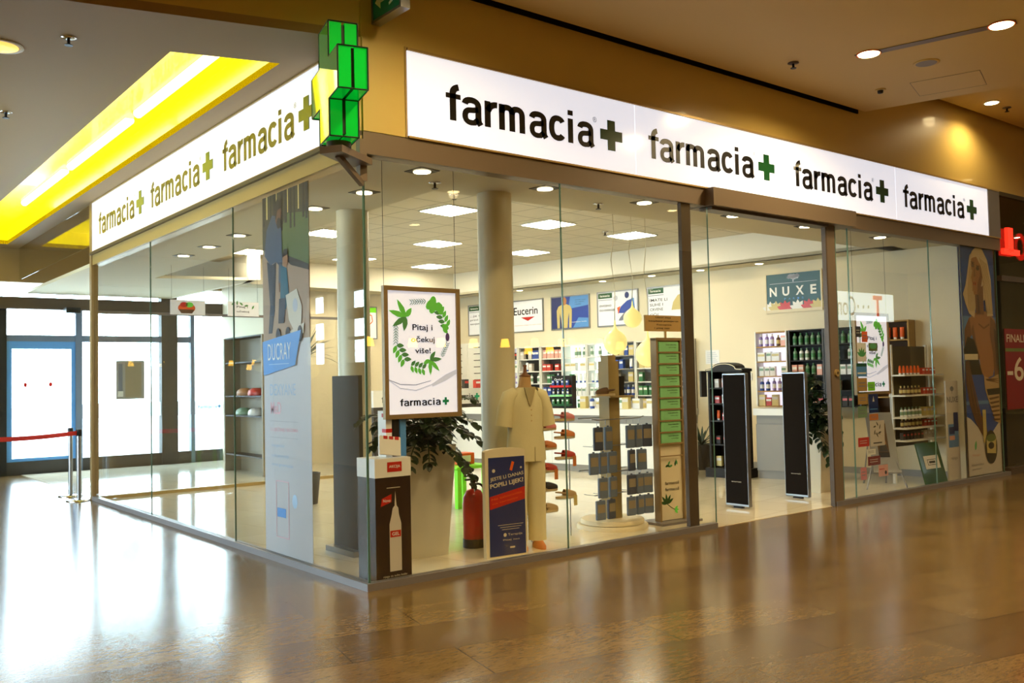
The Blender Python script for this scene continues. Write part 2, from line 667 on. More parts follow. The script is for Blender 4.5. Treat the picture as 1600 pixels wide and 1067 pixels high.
slab([(-9, -12), (30, -12), (30, 13.1), (-9, 13.1)], -0.12, 0.0, 'mall_stone', 'floor_mall')
slab([(0.04, 0.02), (10.6, 0.02), (10.6, 11.2), (5.0, 11.2), (5.0, 12.9), (0.04, 12.9)], 0.0, 0.004, 'shop_tiles', 'floor_shop')
slab([(-60, 13.1), (60, 13.1), (60, 90), (-60, 90)], -0.16, -0.06, 'asphalt', 'ground_outside')
slab([(-9.2, -12.2), (30.2, -12.2), (30.2, 13.2), (-9.2, 13.2)], 5.45, 5.6, 'mall_paint', 'ceiling_roof')

# left ceiling with the long cove, its edge runs about 15 degrees off the shop front
EDGE = lambda x: -0.2595 * x + 0.02
b = MB()
def plate(pts, z0, z1, mt):
    n = len(pts)
    b.add([(x, y, z0) for x, y in pts] + [(x, y, z1) for x, y in pts],
          [tuple(reversed(range(n))), tuple(range(n, 2 * n))] + [(i, (i + 1) % n, n + (i + 1) % n, n + i) for i in range(n)], mt)
CX0, CX1, CY0a, CY0b, CY1 = -1.08, -0.268, 1.10, 0.865, 12.4
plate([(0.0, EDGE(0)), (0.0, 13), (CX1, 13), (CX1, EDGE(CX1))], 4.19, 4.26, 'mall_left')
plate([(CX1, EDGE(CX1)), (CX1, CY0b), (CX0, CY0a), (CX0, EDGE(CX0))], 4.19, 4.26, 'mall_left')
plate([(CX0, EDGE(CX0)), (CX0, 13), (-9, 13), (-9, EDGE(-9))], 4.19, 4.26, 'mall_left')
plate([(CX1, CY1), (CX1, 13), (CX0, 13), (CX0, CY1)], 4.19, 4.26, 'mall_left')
struct(b.build('ceiling_entrance'))
wall((-9, EDGE(-9)), (0.0, EDGE(0)), 4.26, 5.45, 0.08, 'mall_gold', 'wall_bulkhead_left')
wall((0.0, 0.0), (30, 0.0), 4.20, 5.45, 0.1, 'mall_gold', 'wall_bulkhead_front')

# main mall ceiling stops short of the bulkheads by a shadow gap; past its slanted end the ceiling is higher
G = 0.10
slab([(-0.02, -G), (-9, EDGE(-9) - G), (-9, -12), (10.7, -12), (6.95, -G)], 4.745, 4.80, 'mall_paint', 'ceiling_mall')
wall((6.95, -G), (10.7, -12), 4.80, 5.23, 0.05, 'mall_paint', 'trim_1')
slab([(6.9, -G), (10.6, -12), (30, -12), (30, -G)], 5.23, 5.29, 'mall_paint', 'ceiling_mall_high')

b = MB()
b.box(0.0, 6.95, -.014, 0, 4.742, 4.81, 'matte_black')  # black strip that paints the shade inside the ceiling gap
d_ = Vector((-9, 9 * .2595, 0)).normalized()
for p_, q_ in (((0.0, EDGE(0)), (-9, EDGE(-9))),):
    vs = []
    for (x, y) in (p_, q_):
        for dy in (-.03, -.012):
            for z in (4.742, 4.81):
                vs.append((x, y + dy, z))
    b.add(vs, [(0, 1, 3, 2), (4, 6, 7, 5), (0, 4, 5, 1), (2, 3, 7, 6), (0, 2, 6, 4), (1, 5, 7, 3)], 'matte_black')
struct(b.build('trim_gap_shade', label='black strip standing in for shade where the mall ceiling meets the bulkhead'))

# outer shell
wall((30, -12), (-9, -12), 0, 5.45, -0.2, 'dark_shop', 'wall_south')
wall((-9, -12), (-9, 2.3), 0, 5.45, 0.2, 'mall_paint', 'wall_west')
wall((-9, 2.3), (-5, 2.3), 0, 4.4, 0.2, 'mall_left', 'wall_passage')
wall((30, 13.2), (30, -12), 0, 5.45, 0.2, 'mall_paint', 'wall_east')
wall((30, 13.0), (5.2, 13.0), 0, 5.45, -0.2, 'mall_paint', 'wall_north')

# west side of the entrance passage: unseen tall glazing added for daylight, then small windows
b = MB()
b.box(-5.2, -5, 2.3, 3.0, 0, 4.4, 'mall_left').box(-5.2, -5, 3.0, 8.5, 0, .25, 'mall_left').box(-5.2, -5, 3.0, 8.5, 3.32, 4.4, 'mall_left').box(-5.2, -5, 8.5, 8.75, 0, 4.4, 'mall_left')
for y in (4.1, 5.2, 6.3, 7.4):
    b.box(-5.15, -5.05, y - .03, y + .03, .25, 3.32, 'blue_grey')
struct(b.build('wall_passage_west'))
struct(MB().box(-5.11, -5.10, 3.0, 8.5, .25, 3.32, 'door_glass').build('window_30'))  # unseen glazing added to brighten the passage floor and banner
b = MB()
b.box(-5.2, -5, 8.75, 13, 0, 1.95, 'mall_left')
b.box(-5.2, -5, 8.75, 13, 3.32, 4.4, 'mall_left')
for y0, y1 in ((8.75, 8.85), (9.62, 10.06), (10.36, 10.55), (11.25, 13.0)):
    b.box(-5.2, -5, y0, y1, 1.95, 3.32, 'mall_left')
for z0, z1 in ((2.38, 2.44), (2.78, 2.98)):
    b.box(-5.16, -5.04, 8.85, 11.25, z0, z1, 'mall_left')
struct(b.build('wall_passage_windows'))
k = 1
for y0, y1 in ((8.85, 9.62), (10.06, 10.36), (10.55, 11.25)):
    o = struct(MB().box(-5.11, -5.10, y0, y1, 1.95, 3.32, 'door_glass').build('window_%d' % (20 + k)))
    k += 1

# ------------------------------------------------------------------ entrance glazing (at y = 13)
b = MB()
b.box(-5.2, 5.2, 12.9, 13.1, 3.57, 5.45, 'mall_left')
struct(b.build('wall_entrance'))
b = MB()
b.box(-5.2, 5.2, 12.85, 13.1, 3.07, 3.29, 'dark_bronze')
struct(b.build('trim_2', label='dark beam over the entrance doors'))
b = MB()
for x0, x1, mt in ((-0.62, -0.19, 'black'), (0.99, 1.11, 'blue_grey'), (3.2, 3.28, 'blue_grey')):
    b.box(x0, x1, 12.93, 13.07, 0, 3.07, mt)
b.box(2.60, 2.92, 12.9, 13.1, 0, 3.57, 'dark_grey')
for x0, x1 in ((-0.19, 0.99), (1.11, 2.6), (2.92, 3.2)):
    b.box(x0, x1, 12.95, 13.05, 2.47, 2.59, 'blue_grey')
b.box(-0.62, 5.2, 12.94, 13.06, 0, 0.24, 'dark_grey')
struct(b.build('trim_3', label='frames of the entrance glazing'))
wall((-0.62, 12.95), (-5.2, 12.95), 0, 3.57, -0.15, 'mall_left', 'wall_reflection_block')  # unseen wall, added so no bright glazing reflects in the left glass
o = struct(MB().box(-0.19, 0.99, 12.99, 13.0, 0.24, 3.07, 'door_glass').build('door_1'))
lb = MB()
for x0, x1, z0, z1 in ((-0.19, -0.1, .24, 2.47), (0.92, 0.99, .24, 2.47), (-0.1, 0.92, 2.33, 2.47), (-0.1, 0.92, 0.24, 0.30)):
    lb.box(x0, x1, 12.96, 13.03, z0, z1, 'sky_blue')
lb.build('door_leaf_frame', o)
sb = MB()
for x, z in ((0.13, 1.66), (0.56, 1.66)):
    sb.ell(x, z, .03, .045, 12.984, 'red')
sb.build('safety_dots', o, 'two small red dots at eye height')
struct(MB().box(1.11, 2.6, 12.99, 13.0, 0.24, 3.07, 'door_glass').build('window_2'))
struct(MB().box(2.92, 5.2, 12.99, 13.0, 0.24, 3.07, 'door_glass').build('window_3'))
struct(MB().box(-0.62, 5.2, 12.99, 13.0, 3.29, 3.57, 'door_glass').build('window_4'))
b = MB().box(1.11, 5.1, 12.955, 12.96, 0.99, 1.27, 'frosted')
for x in (3.35, 3.95):
    b.pharmacy_word(x, x + .4, 1.1, 1.17, 12.953, 'sky_blue')
    b.cross2(x + .45, 1.14, .08, 12.953, 'sky_blue')
tag(b.build('frosted_band'), 'white frosted band with pale blue lettering across the entrance glass', 'window film')
b = MB()
b.box(0.75, 1.0, 12.6, 12.85, 3.0, 3.1, 'black')
b.box(0.8, 0.95, 12.58, 12.6, 3.02, 3.06, 'dark_glass')
tag(b.build('door_sensor'), 'small black sensor box under the beam over the entrance doors', 'door sensor')
t = thing('exit_sign', 'pale lit exit sign above the entrance beam, half lost in daylight', 'exit sign', (0.45, 12.8, 3.36))
MB().box(0, .32, -.02, .03, 0, .15, 'sky_blue').build('housing', t)
b = MB().rect(.02, .30, .015, .135, -.022, 'exit_green')
b.poly([(.05, .075), (.1, .11), (.1, .09), (.17, .09), (.17, .06), (.1, .06), (.1, .04)], -.024, 'white')
b.build('panel', t)
b = MB()  # made-up panel in place of a reflection in the entrance glass
b.box(0, .54, -.03, 0, 0, .76, 'mid_grey')
b.rect(.04, .12, .04, .7, -.032, 'blue_grey')
b.rect(.17, .48, .04, .72, -.032, 'pack_tan')
b.rect(.03, .13, .05, .16, -.034, 'white')
o = b.build('reflection_panel')
o.location = (1.72, 12.93, 1.34)
tag(o, 'grey and brown panel put in for a reflection at the entrance glass', 'notice panel')

# ------------------------------------------------------------------ shop shell
ZS, ZG = 3.36, 3.82
pA, pB = wp(-3.3), wp(7.25)
wall(pA[:2], pB[:2], 0, 4.15, -0.2, 'shop_paint', 'wall_right')
wall((8.5, 10.6), (4.0, 10.25), 0, 4.15, -0.2, 'shop_paint', 'wall_back')
wall((4.0, 10.25), (4.0, 12.9), 0, 4.15, 0.15, 'shop_paint', 'wall_stock')
slab([(0.05, 0.14), (10.55, 0.14), (10.55, 1.1), (0.05, 1.1)], ZS, ZS + .05, 'soffit', 'ceiling_soffit_front')
slab([(0.12, 1.1), (1.38, 1.1), (1.38, 9.4), (2.9, 9.0), (2.7, 12.9), (0.12, 12.9)], ZS, ZS + .05, 'soffit', 'ceiling_soffit_left')
q0, q1, q2, q3 = wp(-2.6, .6), wp(6.45, .6), wp(6.45, 0), wp(-2.6, 0)
slab([q0[:2], q1[:2], q2[:2], q3[:2]], ZS, ZS + .05, 'soffit', 'ceiling_soffit_right')
wall(wp(-2.6, .6)[:2], wp(6.6, .6)[:2], ZS, 4.15, -0.1, 'shop_white', 'wall_bulkhead_right')
slab([(3.0, 9.55), (8.15, 9.95), (8.1, 10.5), (3.0, 10.1)], ZS, ZS + .05, 'soffit', 'ceiling_soffit_back')
wall((3.0, 9.5), (8.1, 9.9), ZS, 4.15, 0.1, 'shop_white', 'wall_bulkhead_back')
wall((2.9, 8.9), (2.7, 12.9), ZS, 4.15, -0.1, 'shop_white', 'wall_bulkhead_stock')
wall((2.9, 8.9), (3.05, 9.55), ZS, 4.15, 0.1, 'shop_white', 'wall_bulkhead_corner')
slab([(1.30, 1.04), (9.9, 1.04), (9.9, 10.3), (2.6, 10.3), (1.30, 9.5)], ZG, ZG + .05, 'grid_ceiling', 'ceiling_grid')
wall((1.38, 1.1), (1.38, 9.4), ZS + .05, 4.15, 0.06, 'shop_white', 'trim_4')
wall((1.38, 1.1), (10.4, 1.1), ZS + .05, 4.15, -0.06, 'shop_white', 'trim_5')
b = MB()
b.M = Matrix.Translation(W0) @ Matrix.Rotation(RW, 4, 'Z')
b.box(-7.2, 3.2, -.02, 0, 0, .1, 'mid_grey')
struct(b.build('baseboard_right'))

# two round columns
for i, (x, y, r, zt) in enumerate(((1.97, 0.93, 0.168, ZS), (1.25, 2.45, 0.168, ZG))):
    o = MB().lathe([(r, 0), (r, zt)], (x, y, 0.0), 'column_paint', 40).build('column_%d' % (i + 1))
    struct(o)

# ------------------------------------------------------------------ shop front
MB_ = MB()
b = MB()
b.box(-0.03, 4.01, -0.03, 0.05, 0, .055, 'grey_alu')
b.box(6.16, 10.67, -0.03, 0.05, 0, .055, 'grey_alu')
b.box(-0.03, 0.05, 0.05, 7.68, 0, .055, 'grey_alu')
struct(b.build('baseboard_front'))
GX = ((0.012, 2.003), (2.007, 4.03))
n = 5
for x0, x1 in GX + ((6.36, 6.62), (6.625, 8.56), (8.565, 10.53)):
    b = MB().box(x0, x1, 0.0, 0.012, .055, 3.30, 'glass')
    o = struct(b.build('window_%d' % n))
    e = MB()
    for x in (x0, x1):
        e.box(x - .002, x + .002, -.001, .013, .055, 3.30, 'glass_edge')
    e.build('pane_edge', o)
    n += 1
for y0, y1 in ((0.012, 2.58), (2.585, 5.15), (5.155, 7.68)):
    b = MB().box(0.0, 0.012, y0, y1, .055, 3.30, 'glass')
    o = struct(b.build('window_%d' % n))
    e = MB()
    e.box(-.001, .013, y0 - .004, y0 + .002, .055, 3.30, 'glass_edge')
    e.build('pane_edge', o)
    n += 1
o = struct(MB().box(0.0, 0.012, 7.76, 12.85, 3.6, 4.19, 'glass').build('window_%d' % n)); n += 1
o = struct(MB().box(0.06, 4.3, 7.70, 7.712, .05, 2.62, 'glass').build('window_%d' % n)); n += 1
b = MB().box(0.06, 4.3, 7.66, 7.74, 0, .05, 'gold_alu').box(0.06, 4.3, 7.69, 7.72, 2.62, 2.66, 'grey_alu')
struct(b.build('trim_6', label='rails of the rear glass screen'))
b = MB()
b.box(-.03, .06, 7.68, 7.78, 0, 4.19, 'frame_gold')
struct(b.build('trim_7', label='tall post where the left shop front ends'))
# header under the signs
b = MB()
b.box(0.0, 10.67, -.015, .12, 3.30, 3.475, 'brown_metal')
b.box(3.98, 6.62, -.13, .2, 3.29, 3.475, 'brown_metal')
b.box(4.03, 6.14, -.06, .1, 3.26, 3.29, 'dark_bronze')
struct(b.build('trim_8', label='brown metal header over the front glass'))
b = MB()
b.box(-.015, .12, 0.0, 7.72, 3.30, 3.44, 'gold_alu')
b.box(-.05, .12, 0.0, 7.72, 3.44, 3.475, 'dark_bronze')
struct(b.build('trim_9', label='gold header over the left glass'))
b = MB()
b.box(3.64, 3.78, .016, .06, .0, 3.3, 'dark_bronze')
o = struct(b.build('trim_10', label='dark post beside the doorway'))
b = MB()
b.box(6.16, 6.33, -.012, .035, 0, 3.30, 'brown_metal')
b.box(6.135, 6.16, -.014, .04, 0, 3.30, 'dark_bronze')
o = struct(b.build('door_2', label='brown metal door post with a round lock'))
lk = MB()
lk.M = Matrix.Translation((6.26, -.012, 1.55)) @ Matrix.Rotation(R(90), 4, 'X')
lk.cyl((0, 0, 0), .042, .02, 'gold_alu', 20)
lk.cyl((0, 0, .02), .016, .008, 'dark_bronze', 12)
lk.build('lock', o)
# plain corner panels between the two signs
b = MB()
b.box(0.0, .385, -.02, .1, 3.475, 4.20, 'mall_gold')
b.box(-.02, .1, 0.0, .64, 3.475, 4.20, 'mall_gold')
b.box(.375, .39, -.028, .02, 3.475, 4.20, 'gold_alu')
struct(b.build('trim_11', label='plain gold corner panel between the signs'))

# ------------------------------------------------------------------ illuminated signs


def sign(label, loc, rz, x0, x1, words, endcap, seams):
    t = thing('illuminated_sign', label, 'shop sign', loc, rz)
    z0, z1 = 3.49, 4.175
    b = MB()
    b.box(x0, x1 + endcap, 0.0, .28, z0 - .015, z1 + .02, 'grey_alu')
    b.box(x0, x1 + endcap, -.035, 0.0, z1, z1 + .02, 'gold_alu')
    b.box(x0, x1 + endcap, -.035, 0.0, z0 - .015, z0, 'gold_alu')
    b.box(x1, x1 + endcap, -.03, 0.0, z0, z1, 'grey_alu')
    b.build('housing', t)
    b = MB()
    xs = [x0] + seams + [x1]
    for a, c in zip(xs, xs[1:]):
        b.box(a + .002, c - .002, -.02, 0.0, z0, z1, 'sign_face')
    b.build('face', t)
    for (wx0, wx1, cx) in words:
        b = MB()
        b.pharmacy_word(wx0, wx1, 3.682, 3.987, -.024, 'ink_black')
        b.text('®', wx1 + .0, wx1 + .05, 3.92, 3.97, -.022, 'ink_black')
        b.build('lettering', t, recalc=False)
        b = MB()
        b.cross2(cx, 3.825, .285, -.026, 'sign_green', .006)
        b.build('green_cross', t)
    return t


sign('long white illuminated sign with four pharmacy words over the front windows and doorway', (0, 0, 0), 0, .40, 10.31,
     [(.763 + 2.386 * i, 2.41 + 2.386 * i, 2.645 + 2.386 * i) for i in range(4)], .36, [2.97, 5.37, 7.75])
sign('white illuminated sign with three pharmacy words over the left side glass', (0, 7.72, 0), RL, .04, 7.07,
     [(.40 + 2.277 * i, 2.03 + 2.277 * i, 2.27 + 2.277 * i) for i in range(3)], .0, [2.6, 4.9])

# green pharmacy cross on its bracket at the corner
t = thing('pharmacy_cross', 'green lit three-dimensional pharmacy cross projecting from the corner', 'pharmacy sign', (-.302, -.203, 3.717), R(75.7 - 180))
w, a, T = .413, .148, .105
# local x = along the arms (towards the viewer), local y = thickness
P = [(-a, -w), (a, -w), (a, -a), (w, -a), (w, a), (a, a), (a, w), (-a, w), (-a, a), (-w, a), (-w, -a), (-a, -a)]
for sgn, nm in ((-1, 'front'), (1, 'back')):
    b = MB()
    y0, y1 = (-T, -.012) if sgn < 0 else (.012, T)
    q = [(x * .985, z * .985) for x, z in P]
    n_ = len(q)
    b.add([(x, y0, z) for x, z in q] + [(x, y1, z) for x, z in q], [(i, (i + 1) % n_, n_ + (i + 1) % n_, n_ + i) for i in range(n_)], 'led_green')
    b.build('light_body', t)
    b = MB()
    yf = -T - .003 if sgn < 0 else T
    b.poly(q, yf, 'led_face', .003)
    b.build('face', t)
b = MB()
for (x0, z0), (x1, z1) in zip(P, P[1:] + P[:1]):
    for y in (-T, T):
        b.tube([(x0, y, z0), (x1, y, z1)], .006, 'cross_frame', 4)
for x, z in P:
    b.tube([(x, -T, z), (x, T, z)], .006, 'cross_frame', 4)
q = [(x * .95, z * .95) for x, z in P]
b.add([(x, -.013, z) for x, z in q] + [(x, .013, z) for x, z in q], [(i, (i + 1) % 12, 12 + (i + 1) % 12, 12 + i) for i in range(12)], 'cross_frame')
b.build('frame', t)
b = MB()
b.tube([(-.02, .0, -w - .005), (-.02, 0, -w - .05)], .09, 'dark_bronze', 16)
b.build('mount', t)
t = thing('sign_bracket', 'brown metal wall bracket carrying the green cross at the corner', 'bracket', (-.02, -.02, 3.2))
b = MB()
b.box(-.03, .03, -.03, .03, -.12, .2, 'brown_metal')
b.build('wall_plate', t)
b = MB()
d = Vector((-.28, -.18, 0)).normalized()
nn = Vector((-d.y, d.x, 0))
def bar(p, q, wd, hh, mt):
    p, q = Vector(p), Vector(q)
    up = (q - p).normalized().cross(nn)
    vs = []
    for pt in (p, q):
        for u, v in ((-1, -1), (1, -1), (1, 1), (-1, 1)):
            vs.append(tuple(pt + nn * wd * u + up * hh * v))
    b.add(vs, [(0, 1, 2, 3), (4, 7, 6, 5), (0, 4, 5, 1), (1, 5, 6, 2), (2, 6, 7, 3), (3, 7, 4, 0)], mt)
bar((0, 0, .02), tuple(d * .46 + Vector((0, 0, .02))), .09, .025, 'brown_metal')
b.build('arm', t)
b = MB()
bar((0, 0, -.14), tuple(d * .36 + Vector((0, 0, .0))), .018, .02, 'brown_metal')
b.build('strut', t)

# ------------------------------------------------------------------ ceiling fittings
# the long yellow cove
t = thing('yellow_light_cove', 'long yellow luminous recess in the entrance ceiling beside the left sign', 'ceiling light', (0, 0, 4.19))
b = MB()
H = .30
b.add([(CX0, CY0a, H), (CX1, CY0b, H), (CX1, CY1, H), (CX0, CY1, H)], [(0, 1, 2, 3)], 'yellow_film')
b.build('luminous_film', t)
b = MB()
r0 = [(CX0, CY0a), (CX1, CY0b), (CX1, CY1), (CX0, CY1)]
for i in range(4):
    p, q = r0[i], r0[(i + 1) % 4]
    b.add([(p[0], p[1], 0), (q[0], q[1], 0), (q[0], q[1], H), (p[0], p[1], H)], [(0, 1, 2, 3)], 'yellow_film')
b.build('side_panel', t)
for y0, y1 in ((1.35, 3.9), (4.2, 6.8), (7.1, 9.7)):
    MB().tube([(-.50, y0, H - .02), (-.50, y1, H - .02)], .05, 'tube', 12).build('tube_lamp', t)


def downlight(label, x, y, z, r=.075, square=True, lens='lamp_lens', group=None, power=0, col=WARM, spot=R(160)):
    t = thing('downlight', label, 'downlight', (x, y, z), R(8.5) if square else 0, group)
    b = MB()
    if square:
        w_ = r * 1.45
        b.box(-w_, w_, -w_, w_, -.006, .0, 'soft_black')
    else:
        b.lathe([(r * 1.25, 0), (r * 1.28, -.008), (r * 1.02, -.010), (r * 1.02, 0)], (0, 0, 0), 'white', 28)
    b.build('trim_ring', t)
    MB().lathe([(r, -.008), (r * .98, -.014), (r * .5, -.018)], (0, 0, 0), lens, 28).build('lens', t)
    if power:
        light('downlight_beam', 'SPOT', (x, y, z - .05), power * 1.2, col, .08, spot=spot, blend=.6)
    return t


for x, y in ((.84, .465), (2.205, .44), (3.54, .42), (5.0, .42), (6.4, .42), (8.1, .42)):
    downlight('square black trimmed downlight in the shop soffit along the front windows', x, y, ZS, group='downlights along the front windows')
for x, y in ((.86, 1.5), (.83, 2.47), (.84, 4.5), (.87, 5.56), (.87, 6.52)):
    downlight('square black trimmed downlight in the shop soffit along the left glass', x, y, ZS, group='downlights along the left glass')
for s in (4.95, 2.85, 1.75, .75, -.35, -1.5):
    p = wp(s, .3)
    downlight('small white downlight in the low soffit over the wall shelves', p[0], p[1], ZS, .06, False, group='downlights over the wall shelves')
for x, y in ((4.2, 9.85), (5.6, 9.95), (7.0, 10.05)):
    downlight('small white downlight in the low soffit along the back wall', x, y, ZS, .06, False, group='downlights along the back wall')
for i, (x, y) in enumerate(((3.48, 3.86), (5.34, 4.02), (7.18, 4.12), (2.98, 6.35), (4.99, 6.40), (6.97, 6.49), (2.75, 8.75), (4.72, 8.72), (6.55, 8.95), (5.4, 2.1), (7.3, 2.2), (3.4, 1.75))):
    if i >= 9:
        continue
    t = thing('light_panel', 'square white luminous panel in the gridded shop ceiling', 'ceiling light', (x, y, ZG), R(8.5), 'luminous ceiling panels')
    MB().box(-.3, .3, -.3, .3, -.012, -.002, 'white').build('frame', t)
    MB().box(-.275, .275, -.275, .275, -.016, -.012, 'panel_light').build('diffuser', t)

for i, (x, y, z, lab) in enumerate(((-1.788, 1.237, 4.19, 'sprinkler with a bright round plate in the left ceiling, nearest the ceiling edge'),
                                    (-1.808, 3.565, 4.19, 'sprinkler with a bright round plate in the left ceiling beside the frame edge'),
                                    (4.674, -.649, 4.745, 'sprinkler head in the mall ceiling above the right sign'),
                                    (10.05, -.456, 5.23, 'sprinkler head in the high mall ceiling at the far right'),
                                    (1.187, .789, ZS, 'sprinkler in the shop soffit next to the round column'),
                                    (3.18, .73, ZS, 'sprinkler in the shop soffit above the packet rack'),
                                    (2.95, 3.0, ZG, 'sprinkler in the shop grid ceiling beside an air vent'),
                                    (6.57, 4.1, ZG, 'sprinkler in the shop grid ceiling beside a luminous panel'))):
    t = thing('sprinkler', lab, 'sprinkler', (x, y, z))
    MB().lathe([(.055, 0), (.058, -.006), (.02, -.012)], (0, 0, 0), 'chrome' if z < 4.5 else 'dark_bronze', 20).build('plate', t)
    b = MB().lathe([(.012, -.01), (.012, -.05), (.03, -.055), (.03, -.06)], (0, 0, 0), 'black', 12)
    b.build('head', t)
t = thing('smoke_detector', 'round dark smoke detector in the mall ceiling above the right sign', 'smoke detector', (6.281, -.687, 4.745))
MB().lathe([(.06, 0), (.06, -.012)], (0, 0, 0), 'mall_paint', 20).build('base', t)
MB().lathe([(.032, -.012), (.03, -.04), (.01, -.045)], (0, 0, 0), 'black', 20).build('chamber', t)
t = thing('ceiling_speaker', 'flat round ceiling speaker between the two recessed lamps', 'speaker', (5.834, -1.455, 4.745))
MB().lathe([(.13, 0), (.13, -.006), (.11, -.008)], (0, 0, 0), 'mall_paint', 32).build('rim', t)
MB().lathe([(.105, -.007), (.1, -.010)], (0, 0, 0), 'grey', 32).build('grille', t)
b = MB()
b.M = Matrix.Rotation(R(-72), 4, 'Z')
for a_, c_ in ((0, 1),):
    b.box(-.35, .35, -.3, -.297, -.002, 0, 'dark_bronze').box(-.35, -.347, -.3, .3, -.002, 0, 'dark_bronze')
    b.box(-.35, .35, .297, .3, -.002, 0, 'dark_bronze').box(.347, .35, -.3, .3, -.002, 0, 'dark_bronze')
    b.box(-.345, .345, -.295, .295, -.001, 0, 'mall_paint')
o = b.build('access_hatch')
o.location = (6.72, -1.25, 4.744)
tag(o, 'flush square access hatch in the mall ceiling near its slanted end', 'ceiling hatch')

# recessed two-lamp strip
t = thing('recessed_light_strip', 'recessed brown ceiling strip with a round lamp at each end', 'ceiling light', (5.23, -1.83, 4.7425), R(105.6 - 180))
MB().box(-.72, .72, -.055, .055, -.004, -.0005, 'brown_metal').build('strip', t)
for sx in (-1, 1):
    lp = MB().lathe([(.105, -.004), (.1, -.012), (.04, -.016)], (sx * .595, 0, 0), 'mall_lens', 32).build('lamp', t)
    b = MB().lathe([(.118, 0), (.12, -.008), (.106, -.008), (.106, 0)], (sx * .595, 0, 0), 'orange', 32)
    b.build('lamp_rim', lp)
for x, y in ((5.04, -1.26), (5.42, -2.39)):
    light('strip_beam', 'SPOT', (x, y, 4.70), 300, WARM, .1, spot=R(160), blend=.6)
downlight('single round downlight in the high mall ceiling at the right', 9.608, -.444, 5.23, .085, False, 'mall_lens', None, 70)
downlight('large round dim downlight in the left ceiling at the frame edge', -2.17, 1.70, 4.19, .13, False, 'dim_lens')
# downlights of the mall behind and beside the viewer
for x, y in ((.35, -1.6), (-6, -2), (-6, -5.5), (-6, -9), (-2.2, -2.6), (-2.2, -6.5), (-2.2, -10), (1.8, -3.6), (1.8, -7), (1.8, -10.3), (5.4, -6.5), (6.6, -9.6)):
    downlight('round downlight in the mall ceiling over the walkway', x, y, 4.745, .1, False, 'mall_lens', 'mall walkway downlights', 190)
for x, y in ((10.6, -3.4), (12, -7.5), (14.5, -2.2), (15.5, -6), (18.5, -3.5), (19, -8.5), (22.5, -2.5), (23, -6.5)):
    downlight('round downlight in the high mall ceiling over the far walkway', x, y, 5.23, .1, False, 'mall_lens', 'far walkway downlights', 150)

# emergency exit sign, hanging from the mall ceiling in front of the bulkhead
t = thing('exit_sign', 'green emergency exit sign with arrow and running figure hanging above the cross', 'exit sign', (.12, -.01, 4.315), RL)
b = MB()
frame4(b, 0, .43, 0, .32, .02, -.03, .05, 'steel')
b.box(.02, .41, -.02, .04, .02, .30, 'steel')
b.build('housing', t)
b = MB().rect(.02, .41, .02, .30, -.0225, 'exit_green')
y = -.0245
b.poly([(.05, .15), (.13, .215), (.13, .17), (.21, .17), (.21, .13), (.13, .13), (.13, .085)], y, 'white')
b.ell(.325, .245, .018, .018, y, 'white', 12)
b.poly([(.285, .21), (.33, .225), (.345, .16), (.375, .11), (.355, .095), (.325, .14), (.305, .085), (.255, .07), (.25, .09), (.285, .105), (.305, .16), (.28, .185)], y, 'white')
b.poly([(.335, .21), (.375, .175), (.365, .165), (.335, .19)], y, 'white')
b.build('panel', t)
MB().box(-.0, .02, -.02, .04, .32, .36, 'steel').build('bracket', t)

# ------------------------------------------------------------------ posters


def wreath(b, cx, cz, rx, rz, y):
    rnd = random.Random(3)
    def sprig(a, kind, s=1.0):
        x, z = cx + rx * math.cos(a), cz + rz * math.sin(a)
        tn = a + math.pi / 2
        if kind == 'big':
            for d, l in ((0.0, .145), (.85, .13), (-.75, .14), (1.7, .10), (-1.9, .08)):
                b.leaf2(x - .05 * math.cos(a), z - .05 * math.sin(a), l * s, .042 * s, a + .4 + d, y - .0003 * abs(d), 'leaf_print' if d < .8 else 'leaf_print_dark')
        elif kind == 'pair':
            for k in (-1.5, -.5, .5, 1.5):
                px_, pz_ = x + math.cos(tn) * .045 * k * s, z + math.sin(tn) * .045 * k * s
                b.leaf2(px_, pz_, .075 * s, .04 * s, tn + 1.0, y, 'leaf_print_dark')
                b.leaf2(px_, pz_, .075 * s, .04 * s, tn - 1.0, y - .0004, 'leaf_print')
        elif kind == 'needle':
            b.leaf2(x - math.cos(tn) * .08 * s, z - math.sin(tn) * .08 * s, .17 * s, .006, tn, y, 'lit_sage')
            for k in range(-3, 4):
                px_, pz_ = x + math.cos(tn) * .024 * k * s, z + math.sin(tn) * .024 * k * s
                b.leaf2(px_, pz_, .045 * s, .010 * s, tn + .7, y, 'lit_sage')
                b.leaf2(px_, pz_, .045 * s, .010 * s, tn - .7, y - .0004, 'lit_sage')
        elif kind == 'round':
            for d in range(5):
                b.ell(x + rnd.uniform(-.05, .05) * s, z + rnd.uniform(-.04, .04) * s, .05 * s, .03 * s, y - .0004 * d, 'leaf_print', 12, rnd.uniform(0, 3))
    sprig(R(95), 'needle', .9)
    sprig(R(55), 'round', 1.1)
    sprig(R(28), 'pair', .9)
    sprig(R(12), 'round', .55)
    b.ell(cx + rx * 1.02, cz - rz * .06, .02, .035, y, 'violet', 12)
    sprig(R(-28), 'needle', .8)
    sprig(R(-68), 'big', .9)
    sprig(R(-103), 'pair', .8)
    sprig(R(-148), 'pair', .95)
    sprig(R(178), 'needle', .9)
    sprig(R(140), 'big', 1.15)


